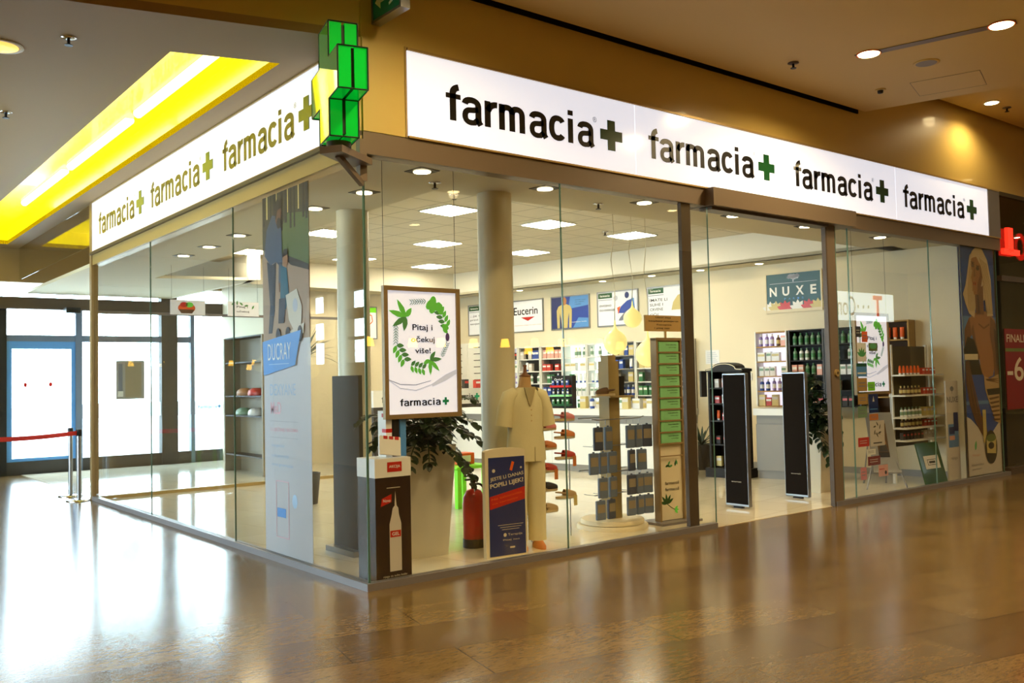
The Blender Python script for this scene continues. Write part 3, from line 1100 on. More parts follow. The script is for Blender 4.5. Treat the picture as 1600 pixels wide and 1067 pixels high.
def hanging_poster(label, loc, w, h, zt):
    t = thing('hanging_poster', label, 'poster', loc)
    b = frame4(MB(), 0, w, 0, h, .036, -.02, .02, 'frame_gold')
    b.box(.03, w - .03, .012, .02, .03, h - .03, 'frame_gold')
    b.build('frame', t)
    b = MB()
    b.box(.036, w - .036, -.004, .012, .036, h - .036, 'poster_lit')
    y = -.006
    iw = w - .072
    # grey wave
    up = [(.036, .30 * h), (.20 * w, .235 * h), (.4 * w, .215 * h), (.6 * w, .255 * h), (.8 * w, .33 * h), (w - .036, .37 * h)]
    lo = [(x, z - .012) for x, z in up]
    b.poly(lo + up[::-1], y, 'lit_grey')
    b.poly([(.036, .30 * h), (.2 * w, .262 * h), (.4 * w, .255 * h), (.6 * w, .285 * h), (.6 * w, .28 * h), (.4 * w, .248 * h), (.2 * w, .255 * h), (.036, .293 * h)], y - .0005, 'lit_mid')
    b.poly([(.6 * w, .255 * h), (.8 * w, .325 * h), (w - .04, .36 * h), (w - .04, .33 * h), (.8 * w, .28 * h), (.62 * w, .235 * h)], y - .0008, 'lit_grey')
    wreath(b, .49 * w, .635 * h, .335 * w, .255 * h, y - .001)
    yy = y - .0035
    b.text('Pitaj i', .365 * w, .63 * w, .655 * h, .715 * h, yy, 'ink_black', .018)
    b.text('očekuj', .345 * w, .655 * w, .565 * h, .625 * h, yy, 'ink_black', .018)
    b.text('više!', .395 * w, .60 * w, .492 * h, .535 * h, yy, 'ink_black', .018)
    b.pharmacy_word(.19 * w, .72 * w, .095 * h, .15 * h, yy, 'ink_black')
    b.cross2(.79 * w, .122 * h, .085 * w, yy, 'cross_green')
    b.build('print', t, recalc=False)
    for x in (.012, w - .03):
        MB().tube([(x, 0, h), (x, 0, zt - loc[2])], .0022, 'black', 5).build('wire', t)
    return t


hanging_poster('wooden framed lit poster with a herb wreath hanging over the big white planter', (.243, .15, 1.262), .73, 1.055, ZS)
hanging_poster('wooden framed lit poster with a herb wreath hanging behind the sticker covered right window', (6.93, .15, 1.27), .80, 1.025, ZS)

# tall banner inside the left glass
t = thing('window_banner', 'tall banner with a forest photo of a man and child inside the left glass', 'banner', (.035, 1.945, .02), RL)
b = MB()
Wd, Hh = .95, 3.26
b.box(0, Wd, 0, .004, 0, 1.93, 'banner_film')
b.build('white_sheet', t)
b = MB()
b.box(0, Wd, 0, .004, 1.93, Hh, 'path_print')
y = -.001
b.rect(0, Wd, 2.75, Hh, y, 'forest')
b.poly([(.30, 2.72), (Wd, 2.55), (Wd, 3.0), (.5, 3.05)], y - .001, 'meadow')
rnd = random.Random(11)
for i in range(13):
    x = .02 + i * .073 + rnd.uniform(-.02, .02)
    w_ = rnd.uniform(.02, .05)
    if i % 3 != 1:
        b.rect(x, min(Wd, x + w_), 2.9 + rnd.uniform(0, .1), Hh, y - .002, 'forest_dark')
    else:
        b.rect(x, x + w_ * .7, 3.05, Hh, y - .0015, 'sunset')
b.poly([(0, 2.72), (.33, 2.72), (Wd, 2.52), (Wd, 1.93), (0, 1.93)], y - .0025, 'path_print')
b.poly([(.33, 2.73), (Wd, 2.55), (Wd, 2.50), (.6, 2.58)], y - .003, 'forest_dark')
y -= .004
# bending man
b.poly([(.10, 2.66), (.22, 2.62), (.30, 2.64), (.26, 2.2), (.20, 2.0), (.12, 2.0), (.16, 2.25)], y, 'jeans')
b.poly([(.05, 2.72), (.10, 2.95), (.22, 3.07), (.34, 3.05), (.40, 2.9), (.36, 2.6), (.30, 2.64), (.18, 2.62)], y - .001, 'denim')
b.poly([(.33, 3.0), (.42, 2.92), (.43, 2.62), (.40, 2.44), (.35, 2.44), (.36, 2.65)], y - .002, 'denim')
b.poly([(.35, 2.46), (.40, 2.46), (.41, 2.36), (.36, 2.36)], y - .002, 'skin_print_dark')
b.ell(.36, 3.06, .06, .10, y - .003, 'skin_print_dark', 18, -.2)
b.poly([(.27, 3.1), (.33, 3.2), (.42, 3.18), (.43, 3.11), (.34, 3.10), (.31, 3.02)], y - .004, 'forest_dark')
b.ell(.37, 2.98, .045, .05, y - .004, 'forest_dark', 14)
# child on a toy cart
b.poly([(.40, 2.6), (.52, 2.56), (.56, 2.34), (.50, 2.2), (.38, 2.2)], y - .003, 'petrol')
b.poly([(.36, 2.3), (.50, 2.3), (.46, 2.08), (.34, 2.08)], y - .004, 'jeans')
b.ell(.50, 2.64, .05, .07, y - .004, 'skin_print', 16)
b.poly([(.44, 2.66), (.47, 2.73), (.54, 2.73), (.55, 2.68), (.48, 2.67)], y - .005, 'forest_dark')
b.poly([(.50, 2.32), (.72, 2.36), (.82, 2.20), (.80, 2.02), (.66, 2.0), (.56, 2.1)], y - .005, 'toy_white')
b.ell(.69, 2.22, .05, .06, y - .006, 'ink_lightgrey', 16)
b.poly([(.58, 2.0), (.86, 2.06), (.85, 1.97), (.58, 1.93)], y - .006, 'toy_white')
for x in (.34, .54, .78):
    b.ell(x, 1.97, .05, .07, y - .007, 'jeans', 16)
b.poly([(0.02, 1.62), (.68, 1.70), (.80, 2.0), (.0, 1.93)], y - .008, 'brand_blue')
b.text('DUCRAY', .12, .60, 1.755, 1.905, y - .010, 'white', -.004)
b.rect(.14, .56, 1.715, 1.722, y - .010, 'pale_blue_ink')
b.build('photo_print', t, 'dim forest photograph above a blue name field', recalc=False)
b = MB()
b.text('DEXYANE', .13, .66, 1.44, 1.54, -.002, 'pale_blue_ink', -.004)
b.text('MeD', .14, .36, 1.27, 1.38, -.002, 'pale_pink_ink', .01)
b.rect(.12, .70, 1.205, 1.21, -.002, 'ink_lightgrey')
b.text('U LIJEČENJU EKCEMA', .13, .70, 1.11, 1.16, -.002, 'pale_pink_ink', .005)
b.rect(.12, .70, 1.06, 1.065, -.002, 'ink_lightgrey')
for z in (.97, .88, .80):
    b.text('nova generacija', .15, .42 + (.97 - z), z, z + .035, -.002, 'pale_blue_ink')
frame4(b, .24, .50, .18, .68, .006, -.003, -.001, 'pale_pink_ink')
b.rect(.26, .44, .36, .44, -.003, 'brand_blue')
b.ell(.62, .52, .05, .06, -.002, 'pale_blue_ink', 18)
b.build('lower_print', t, recalc=False)

# framed posters on the shop's inner wall
WZ0, WZ1 = 2.52, 3.185


def wall_poster(label, s, w, draw, z0=WZ0, z1=WZ1, fr='steel', base='poster_white'):
    t = thing('wall_poster', label, 'poster', wp(s, .012, z0), RW)
    h = z1 - z0
    frame4(MB(), 0, w, 0, h, .022, -.016, .010, fr).build('frame', t)
    b = MB().box(.022, w - .022, -.006, .010, .022, h - .022, base)
    draw(b, w, h, -.008)
    b.build('print', t, recalc=False)
    return t


def art_question(lines):
    def d(b, w, h, y):
        b.rect(.03, .36, h - .13, h - .03, y, 'sign_green')
        b.pharmacy_word(.07, .30, h - .10, h - .06, y - .001, 'white')
        b.rect(.03, .36, h - .165, h - .155, y, 'ink_grey')
        for i, l in enumerate(lines):
            z = h - .27 - i * .085
            b.text(l, .06, .06 + .047 * len(l), z, z + .05, y, 'ink_black', .004)
    return d


def art_eyes(b, w, h, y):
    art_question(['IMATE LI', 'SUHE I', 'CRVENE', 'OČI?'])(b, w, h, y)
    b.poly([(.52, .22), (.56, .36), (.66, .48), (.76, .50), (.76, .22)], y, 'product8')
    b.box(.76, .86, y - .004, y, .12, .52, 'ink_lightgrey')
    b.rect(.78, .84, .16, .32, y - .006, 'violet')
    b.ell(.80, .57, .12, .035, y - .006, 'white')


def art_energy(b, w, h, y):
    art_question([])(b, w, h, y)
    b.text('DVOJNO', .06, .34, h - .30, h - .25, y, 'ink_black', .02)
    b.text('DO ENERGIJE', .06, .42, h - .385, h - .335, y, 'ink_black', .02)
    b.poly([(.48, .24), (.56, .36), (.70, .46), (.86, .50), (.88, .22)], y, 'royal')
    b.poly([(.50, .22), (.47, .34), (.55, .37)], y - .001, 'orange')
    for i in range(5):
        b.leaf2(.5, .10, .34, .05, .2 + i * .12, y - .001 - .0005 * i, 'blue_grey' if i % 2 else 'ink_grey')
    b.ell(.44, h - .14, .05, .05, y, 'ink_lightgrey')
    b.ell(.70, h - .10, .05, .06, y, 'navy')
    b.rect(.80, .86, .24, .50, y - .002, 'sky_blue')


def art_body(b, w, h, y):
    b.rect(.022, w - .022, .022, h - .022, y, 'royal')
    b.poly([(.022, .022), (.3, .022), (.4, .3), (.3, h - .022), (.022, h - .022)], y - .001, 'navy')
    b.poly([(.45, .40), (.95, .45), (.95, h - .022), (.5, h - .022)], y - .001, 'sky_blue')
    b.poly([(.56, .03), (.94, .03), (.94, .2), (.7, .22)], y - .0015, 'sky_blue')
    Y = y - .003
    b.poly([(.16, .03), (.15, .38), (.20, .46), (.30, .50), (.40, .50), (.50, .46), (.54, .38), (.52, .03), (.46, .03), (.47, .34), (.44, .22), (.42, .03), (.28, .03), (.26, .22), (.23, .34), (.22, .03)], Y, 'product8')
    b.ell(.35, .56, .06, .08, Y - .001, 'skin_print', 16)
    b.poly([(.31, .47), (.39, .47), (.39, .56), (.31, .56)], Y - .0005, 'product8')
    for z, t_ in ((.55, 'smeđa njega'), (.51, 'za tijelo'), (.47, 'i kožu')):
        b.text(t_, .62, .62 + .025 * len(t_), z, z + .025, Y, 'ink_black')
    b.text('osjetljiva koža', .52, .90, .12, .15, Y, 'white')


def art_eucerin(b, w, h, y):
    b.text('Eucerin', .14, .80, .36, .52, y, 'ink_black', .014)
    b.poly([(.34, .31), (.72, .31), (.53, .23)], y, 'red')
    b.text('napredna njega za vašu kožu', .16, .90, .13, .16, y, 'product5')


def art_nuxe(b, w, h, y):
    b.rect(.022, w - .022, .022, h - .022, y, 'teal')
    rr = random.Random(5)
    for i in range(16):
        b.ell(.49 + rr.uniform(-.08, .08), .565 + rr.uniform(-.02, .035), .035, .02, y - .001, 'ink_lightgrey', 10, rr.uniform(-.4, .4))
    b.rect(.482, .498, .49, .55, y - .001, 'ink_lightgrey')
    b.rect(.08, .9, .475, .481, y - .001, 'ink_lightgrey')
    b.text('N', .075, .20, .27, .42, y - .001, 'white', .03)
    b.text('U', .30, .42, .27, .42, y - .001, 'white', .03)
    b.text('X', .53, .67, .27, .42, y - .001, 'white', .03)
    b.text('E', .78, .88, .27, .42, y - .001, 'white', .03)
    for i, c in enumerate('PARIS'):
        b.text(c, .33 + i * .075, .36 + i * .075, .205, .235, y - .001, 'sky_blue')
    for cx, mt in ((.08, 'white'), (.18, 'product8'), (.34, 'red'), (.56, 'white'), (.75, 'red'), (.90, 'product8')):
        for k in range(5):
            b.leaf2(cx, .05, .15, .075, R(20 + 35 * k), y - .002 - .0004 * k, mt)
    b.rect(.022, w - .022, .022, .05, y - .005, 'cream')


wall_poster('framed white poster half hidden by the round column, green tab at its top', 6.74, .95, art_question(['...je tu', 'pravi', 'savjet za']))
wall_poster('framed white poster with a red triangle under a black brand word beside the column', 5.53, .95, art_eucerin)
wall_poster('framed blue poster showing a pale bare upper body, above the lit shelves', 4.372, .975, art_body)
wall_poster('framed white poster with a blue fan of pages behind the hanging globe lamps', 3.21, .953, art_energy)
wall_poster('framed white poster with a yellow wedge and four lines of grey capitals', 2.059, .953, art_eyes)
wall_poster('teal poster with big white capitals over red and white flowers, beyond the doorway', -.30, .975, art_nuxe, 2.55, 3.205, 'cream')
t = thing('wall_poster', 'small poster with a heart outline under a lime band on the back wall', 'poster', (5.45, 10.22, 2.44), R(4.4))
frame4(MB(), 0, .62, 0, .66, .02, -.016, .010, 'steel').build('frame', t)
b = MB().box(.02, .6, -.006, .01, .02, .64, 'poster_white')
b.rect(.02, .6, .54, .64, -.008, 'lime')
for sg in (-1, 1):
    pts = [(.31, .18), (.31 + sg * .2, .36), (.31 + sg * .18, .48), (.31 + sg * .09, .5), (.31, .42)]
    for p, q in zip(pts, pts[1:]):
        b.stroke([p, q], .02, lambda u, v: (u, v), -.009, 'orange')
b.ell(.32, .38, .09, .06, -.009, 'ink_black')
b.ell(.3, .12, .05, .06, -.009, 'ink_grey')
b.build('print', t, recalc=False)

# tall poster of a blond woman at the right end of the front
t = thing('window_poster', 'tall poster of a woman with long blond hair at the far right window', 'poster', (9.50, .03, .06))
b = MB()
W_, H_ = 1.02, 3.26
b.box(0, W_, 0, .004, 0, H_, 'poster_blue')
y = -.001
b.rect(0, W_, 1.0, 2.25, y, 'sea_blue')
b.rect(0, W_, 1.05, 1.45, y - .0005, 'poster_blue')
b.poly([(0, 0), (W_, 0), (W_, .75), (.62, .50), (.12, .80), (0, .84)], y - .001, 'product1')
Y = y - .003
# far arm, shoulder and trunk
b.poly([(.20, 2.24), (.04, 2.06), (.02, 1.70), (.10, 1.68), (.16, 1.92), (.30, 2.02)], Y, 'skin_print_dark')
b.poly([(.36, 2.30), (.20, 2.22), (.24, 2.0), (.36, 1.86), (.44, 1.70), (.48, 1.48), (.60, 1.36), (.84, 1.40), (.94, 1.6), (1.0, 1.9), (.98, 2.2), (.84, 2.30), (.62, 2.34)], Y - .0005, 'skin_print')
b.poly([(.84, 2.26), (1.0, 2.16), (1.02, 1.40), (.90, 1.34), (.88, 1.7), (.80, 2.0)], Y - .001, 'skin_print_dark')
b.poly([(.92, 2.1), (1.0, 2.05), (1.02, 1.5), (.97, 1.45), (.96, 1.8)], Y - .0015, 'skin_shade')
b.poly([(.30, 2.14), (.36, 1.9), (.46, 1.66), (.42, 1.62), (.30, 1.84), (.24, 2.06)], Y - .0015, 'skin_print_dark')
b.poly([(.46, 2.16), (.62, 2.10), (.80, 2.16), (.80, 2.13), (.62, 2.07), (.46, 2.13)], Y - .0015, 'skin_print_dark')
# dark top held at the side, pale band, sea behind, draped cloth
b.poly([(.0, 1.78), (.12, 1.96), (.30, 1.92), (.42, 1.72), (.0, 1.70)], Y - .002, 'soft_black')
b.rect(.0, .40, 1.63, 1.715, Y - .0022, 'cream')
b.poly([(.06, 1.63), (.42, 1.63), (.52, 1.42), (.12, 1.42)], Y - .002, 'soft_black')
b.poly([(.02, 1.62), (.14, 1.62), (.20, 1.2), (.36, .92), (.56, .70), (.62, .54), (.50, .50), (.26, .74), (.10, 1.0), (.02, 1.3)], Y - .0024, 'brown_cloth')
for i in range(5):
    b.poly([(.05 + i * .02, 1.5), (.14 + i * .07, .98 - i * .05), (.17 + i * .07, .98 - i * .05), (.075 + i * .02, 1.5)], Y - .0028, 'skin_shade' if i % 2 else 'skin_print_dark')
b.poly([(.56, 1.40), (.74, 1.36), (1.02, 1.42), (1.02, .70), (.86, .74), (.70, 1.0), (.58, 1.2)], Y - .0028, 'silk')
b.poly([(.62, 1.21), (1.02, 1.22), (1.02, 1.13), (.66, 1.12)], Y - .0034, 'soft_black')
for i in range(6):
    b.poly([(.68 + i * .02, 1.08 - i * .06), (1.0, 1.10 - i * .065), (1.0, 1.075 - i * .065), (.72 + i * .02, 1.05 - i * .06)], Y - .0034, 'brown_cloth')
for i in range(3):
    b.poly([(.60 + i * .04, 1.36), (1.0, 1.30 + i * .03), (1.0, 1.29 + i * .03), (.64 + i * .04, 1.33)], Y - .0034, 'skin_print_dark')
# back hair, neck, face turned to the left, front hair
b.poly([(.48, 3.25), (.27, 3.12), (.18, 2.85), (.12, 2.69), (.03, 2.56), (.10, 2.42), (.19, 2.29), (.34, 2.23), (.40, 2.40), (.70, 2.50), (.74, 2.26), (.92, 2.27), (.91, 2.45), (.88, 2.75), (.80, 3.07), (.64, 3.23)], Y - .0036, 'hair_print')
b.poly([(.38, 2.62), (.40, 2.28), (.64, 2.28), (.64, 2.70)], Y - .004, 'skin_print_dark')
b.poly([(.44, 2.56), (.46, 2.30), (.52, 2.30), (.50, 2.56)], Y - .0042, 'skin_shade')
b.poly([(.32, 3.08), (.30, 2.98), (.33, 2.90), (.29, 2.80), (.32, 2.72), (.31, 2.64), (.36, 2.56), (.46, 2.57), (.58, 2.68), (.64, 2.84), (.64, 3.02), (.52, 3.12)], Y - .0046, 'skin_print')
b.poly([(.46, 2.58), (.58, 2.68), (.64, 2.84), (.64, 3.02), (.58, 3.0), (.56, 2.84), (.48, 2.72)], Y - .005, 'skin_print_dark')
b.ell(.355, 2.985, .045, .035, Y - .0055, 'skin_shade')
b.ell(.50, 2.945, .05, .032, Y - .0055, 'skin_shade')
b.ell(.35, 2.975, .022, .012, Y - .006, 'ink_black')
b.ell(.50, 2.935, .024, .012, Y - .006, 'ink_black')
b.poly([(.30, 3.035), (.40, 3.03), (.40, 3.02), (.30, 3.022)], Y - .006, 'skin_shade')
b.poly([(.45, 2.99), (.56, 2.985), (.56, 2.972), (.45, 2.978)], Y - .006, 'skin_shade')
b.poly([(.41, 2.95), (.36, 2.84), (.37, 2.81), (.43, 2.83)], Y - .0055, 'skin_print_dark')
b.ell(.375, 2.72, .055, .026, Y - .006, 'clog_red')
b.ell(.375, 2.722, .045, .006, Y - .0065, 'skin_shade')
b.poly([(.48, 3.26), (.34, 3.18), (.28, 3.04), (.33, 3.08), (.46, 3.12), (.58, 3.0), (.66, 2.80), (.66, 2.6), (.72, 2.4), (.90, 2.36), (.89, 2.8), (.80, 3.08), (.64, 3.24)], Y - .0065, 'hair_print')
for i in range(7):
    x = .66 + i * .033
    b.poly([(x - .10, 3.10 - i * .012), (x + .02, 2.62), (x + .03, 2.30), (x + .042, 2.30), (x + .034, 2.62), (x - .085, 3.10 - i * .012)], Y - .007, 'hair_print_dark')
for i in range(5):
    x = .14 + i * .042
    b.poly([(x + .13, 3.0), (x + .03, 2.6), (x + .04, 2.32), (x + .05, 2.32), (x + .043, 2.6), (x + .142, 3.0)], Y - .007, 'hair_print_dark')
# bottle at the bottom corner
b.rect(.46, .56, .45, .92, Y - .007, 'product8')
b.ell(.68, .38, .19, .24, Y - .0075, 'soft_black', 24)
b.poly([(.55, .30), (.82, .28), (.84, .50), (.54, .52)], Y - .008, 'product8')
b.ell(.69, .51, .15, .055, Y - .0085, 'meadow')
b.ell(.68, .40, .09, .05, Y - .009, 'soft_black')
b.leaf2(.21, .36, .14, .06, 1.35, Y - .003, 'leaf_print_dark')
b.text('Rouge', .12, .34, .27, .31, Y - .003, 'product5')
b.text('limited edition', .08, .44, .14, .18, Y - .003, 'ink_grey')
b.text('parfum', .10, .36, .08, .11, Y - .003, 'ink_grey')
b.build('print', t, recalc=False)
b = MB()
frame4(b, -.005, W_ + .005, -.005, H_ + .005, .012, -.002, .008, 'dark_bronze')
b.build('edge_strip', t)

# ------------------------------------------------------------------ plants


def leaf_blade(b, base, d, L, W, up, mt, fold=.25):
    d = d.normalized()
    sd = d.cross(up)
    if sd.length < 1e-3:
        sd = Vector((1, 0, 0))
    sd.normalize()
    nn = sd.cross(d)
    pr = [(0, 0), (.25, .42), (.55, .5), (.85, .25), (1, 0)]
    mid = [base + d * (L * u) - nn * (L * .12 * u * u) for u, _ in pr]
    lf = [mid[i] + sd * (W * pr[i][1]) + nn * (W * fold * pr[i][1]) for i in range(1, 4)]
    rt = [mid[i] - sd * (W * pr[i][1]) + nn * (W * fold * pr[i][1]) for i in range(1, 4)]
    vs = [tuple(p) for p in mid + lf + rt]
    b.add(vs, [(0, 1, 5), (1, 2, 6, 5), (2, 3, 7, 6), (3, 4, 7), (0, 8, 1), (1, 8, 9, 2), (2, 9, 10, 3), (3, 10, 4)], mt, True)


def bez(p0, p1, p2, p3, n=12):
    out = []
    for i in range(n + 1):
        t_ = i / n
        out.append(p0 * (1 - t_) ** 3 + p1 * 3 * t_ * (1 - t_) ** 2 + p2 * 3 * t_ ** 2 * (1 - t_) + p3 * t_ ** 3)
    return out


def zz_plant(parent, z0, stems, seed, L=.095, W=.062):
    rr = random.Random(seed)
    fo, st = MB(), MB()
    for (bx, by, ex, ey, ez, lift) in stems:
        p0 = Vector((bx, by, z0)); p3 = Vector((ex, ey, ez))
        p1 = p0 + Vector((0, 0, lift)); p2 = p3 * .75 + p0 * .25 + Vector((0, 0, lift * .7 + max(0, z0 - ez) * .5))
        pts = bez(p0, p1, p2, p3, 14)
        st.tube([tuple(p) for p in pts], .009, 'zz_stem', 6, .004)
        for i in range(3, 15):
            d = (pts[min(i + 1, 14)] - pts[i - 1]).normalized()
            sd = d.cross(Vector((0, 0, 1)))
            if sd.length < .1:
                sd = Vector((1, 0, 0))
            sd.normalize()
            for sg in (-1, 1):
                dd = d * .65 + sd * sg * .8 + Vector((rr.uniform(-.25, .25), rr.uniform(-.25, .25), rr.uniform(-.3, .25)))
                leaf_blade(fo, pts[i], dd, L * rr.uniform(.85, 1.2), W * rr.uniform(.85, 1.2), Vector((0, 0, 1)), 'zz_leaf')
        leaf_blade(fo, pts[14], pts[14] - pts[13], L, W, Vector((0, 0, 1)), 'zz_leaf')
    st.build('stems', parent)
    fo.build('foliage', parent, recalc=False)


def tapered_pot(t, wt, wb, h, mt='planter_white'):
    b = MB()
    rg = []
    for z, w_ in ((0, wb), (h, wt), (h, wt - .05), (h - .06, wt - .06)):
        q = w_ / 2
        rg.append([(-q, -q, z), (q, -q, z), (q, q, z), (-q, q, z)])
    b.rings(rg, mt, False, False)
    b.add(rg[0], [(3, 2, 1, 0)], mt)
    b.build('pot', t)
    q = (wt - .06) / 2
    MB().add([(-q, -q, h - .06), (q, -q, h - .06), (q, q, h - .06), (-q, q, h - .06)], [(0, 1, 2, 3)], 'soil').build('soil', t)


t = thing('potted_plant', 'dark leafy plant in a tall white tapered planter under the front hanging poster', 'plant', (1.06, .98, .004), R(-6))
tapered_pot(t, .53, .40, .985)
rr = random.Random(4)
stems = []
for (ex, ey, ez, lf) in ((-.50, -.25, 1.18, .35), (-.56, -.30, 1.02, .30), (-.42, -.42, .72, .22), (-.30, -.46, .84, .2), (-.12, -.48, .86, .18), (.05, -.46, 1.0, .2), (.22, -.48, .80, .18), (.34, -.42, .72, .2),
                         (.46, -.22, 1.38, .30), (.42, -.10, 1.22, .35), (.50, -.24, 1.0, .34), (.45, -.3, 1.15, .28), (.38, .1, 1.30, .3), (.2, .1, 1.32, .3), (-.1, 0, 1.28, .3), (.0, -.3, 1.22, .25), (.2, -.3, 1.2, .25), (-.28, -.1, 1.24, .3),
                         (.30, -.34, 1.08, .22), (-.2, -.36, 1.06, .22), (.40, .0, .88, .3), (.46, -.2, .62, .25), (-.5, .1, 1.2, .3), (.1, -.42, 1.1, .2), (-.05, -.4, 1.14, .2), (.35, -.2, 1.2, .25)):
    stems.append((rr.uniform(-.14, .14), rr.uniform(-.14, .1), ex, ey, ez + .0, lf))
zz_plant(t, .93, stems, 9)
t = thing('potted_plant', 'dark leafy plant in a white tapered planter behind the brown door post', 'plant', (7.22, .98, .004), R(8))
tapered_pot(t, .46, .34, .80)
rr = random.Random(6)
stems = []
for (ex, ey, ez, lf) in ((-.30, -.1, 1.42, .4), (-.42, -.12, 1.18, .35), (-.5, -.1, 1.0, .3), (-.48, -.15, .72, .2), (-.30, -.28, .62, .2), (-.16, -.32, .40, .18), (-.1, -.3, 1.1, .3), (-.2, -.2, 1.3, .35), (.12, -.28, 1.2, .3), (.3, -.22, 1.0, .3), (.34, -.2, .66, .22), (0, 0, 1.5, .4), (.2, 0, 1.45, .4), (-.38, .0, 1.3, .3), (-.3, -.3, .9, .25), (.15, -.3, .8, .2), (-.35, -.2, 1.05, .3), (-.22, -.3, .95, .25), (-.42, -.05, .85, .25), (-.25, -.12, 1.22, .35), (-.36, -.25, .8, .2), (-.05, -.34, .7, .2)):
    stems.append((rr.uniform(-.1, .1), rr.uniform(-.1, .1), ex, ey, ez, lf))
zz_plant(t, .75, stems, 5, .11, .075)


def blade_plant(label, loc, n, L, potr, poth, seed, mtp='dark_grey', z0=None):
    t = thing('potted_plant', label, 'plant', loc)
    MB().lathe([(potr * .8, 0), (potr, poth), (potr * .9, poth), (potr * .88, poth - .03)], (0, 0, 0), mtp, 24).build('pot', t)
    rr = random.Random(seed)
    b = MB()
    zz = z0 or poth
    if zz > poth:
        MB().tube([(0, 0, poth - .03), (0, 0, zz)], .02, 'clog_brown', 8).build('trunk', t)
    for i in range(n):
        a = rr.uniform(0, 6.28); e = rr.uniform(.25, 1.35)
        d = Vector((math.cos(a) * math.cos(e), math.sin(a) * math.cos(e), math.sin(e)))
        sd = d.cross(Vector((0, 0, 1))).normalized()
        base = Vector((0, 0, zz - .02))
        l = L * rr.uniform(.75, 1.1)
        pl = [base + d * l * u - Vector((0, 0, l * .45 * u * u * math.cos(e))) for u in (0, .25, .5, .75, 1)]
        ws_ = [.012, .02, .02, .014, .001]
        vs = [tuple(p + sd * w_) for p, w_ in zip(pl, ws_)] + [tuple(p - sd * w_) for p, w_ in zip(pl, ws_)]
        b.add(vs, [(k, k + 1, 6 + k, 5 + k) for k in range(4)], 'leaf_dark', True)
    b.build('foliage', t, recalc=False)


blade_plant('spiky dracaena on a bare trunk seen beside the tall window banner', (1.9, 5.0, .004), 46, .62, .2, .4, 3, 'dark_grey', 1.9)
blade_plant('small spiky plant in a dark pot behind the dark door post', (8.52, 3.95, .004), 22, .5, .2, .42, 8)

# ------------------------------------------------------------------ things along the front glass
# cardboard display tower
t = thing('cardboard_display', 'dark cardboard display tower with a printed bottle in the glass corner', 'display stand', (.09, .045, .004))
w_ = .315
MB().box(0, w_, 0, .27, 0, .82, 'maroon').build('tower', t)
b = MB()
b.poly([(.12, .06 + .04), (.225, .10), (.225, .46), (.205, .53), (.2, .58), (.185, .6), (.175, .71), (.168, .6), (.15, .58), (.14, .53), (.12, .46)], -.002, 'product1')
b.rect(.125, .22, .36, .41, -.004, 'red')
b.text('GEL', .14, .205, .372, .398, -.006, 'white', .01)
b.poly([(.045, .60), (.14, .63), (.14, .69), (.055, .66)], -.004, 'red')
b.text('Novo', .065, .13, .632, .655, -.006, 'white', .01)
b.rect(.10, .22, .735, .741, -.002, 'pale_text')
b.text('njega za suhu kožu', .06, .27, .055, .075, -.002, 'pale_text')
b.build('print', t, recalc=False)
b = MB().box(-.004, w_ + .004, -.004, .272, .82, .965, 'white')
b.rect(.105, .235, .86, .935, -.006, 'red')
b.text('AKCIJA', .12, .22, .885, .912, -.008, 'white', .01)
b.build('tray', t, recalc=False)
b = MB()
b.M = Matrix.Translation((.05, .01, 1.0)) @ Matrix.Rotation(R(-14), 4, 'X') @ Matrix.Rotation(R(8), 4, 'Y')
b.bevel_box(.0, .19, 0, .015, 0, .15, .004, 'product0')
for i in range(3):
    b.box(.035 + i * .05, .07 + i * .05, -.002, .001, .125, .15, 'red')
o = tag(b.build('price_pad'), 'white pad with red tabs leaning on the dark display tower', 'pad')
o.location = (.09, .045, .004)
for i, (x, mt, h, lb) in enumerate(((.17, 'product0', .36, 'white box with red bands standing on the dark display tower'), (.235, 'soft_black', .37, 'black box standing on the dark display tower between white and blue ones'), (.30, 'sky_blue', .36, 'light blue box standing on the dark display tower'))):
    b = MB().box(0, .055, 0, .12, 0, h, mt)
    if i == 0:
        for z in (.08, .19, .31):
            b.box(-.001, .056, -.001, .06, z, z + .03, 'red')
    o = b.build('product_box')
    o.location = (.09 + x, .16, .969)
    tag(o, lb, 'box')

# fire extinguisher
t = thing('fire_extinguisher', 'red fire extinguisher with a black foot standing left of the blue floor sign', 'fire extinguisher', (1.63, .90, .004))
MB().lathe([(.085, .04), (.102, .06), (.104, .40), (.10, .46), (.07, .52), (.03, .54)], (0, 0, 0), 'ext_red', 32).build('cylinder', t)
MB().lathe([(.108, 0), (.108, .08)], (0, 0, 0), 'black', 32).build('foot', t)
b = MB().lathe([(.022, .54), (.022, .60), (.03, .60), (.03, .63)], (0, 0, 0), 'soft_black', 16)
b.box(-.09, .03, -.012, .012, .62, .635, 'soft_black').box(-.10, .02, -.01, .01, .655, .668, 'soft_black')
vl = b.build('valve', t)
MB().tube([tuple(p) for p in bez(Vector((.03, 0, .58)), Vector((.16, 0, .60)), Vector((.13, -.02, .4)), Vector((.112, -.02, .14)), 12)], .011, 'black', 8).build('hose', vl)

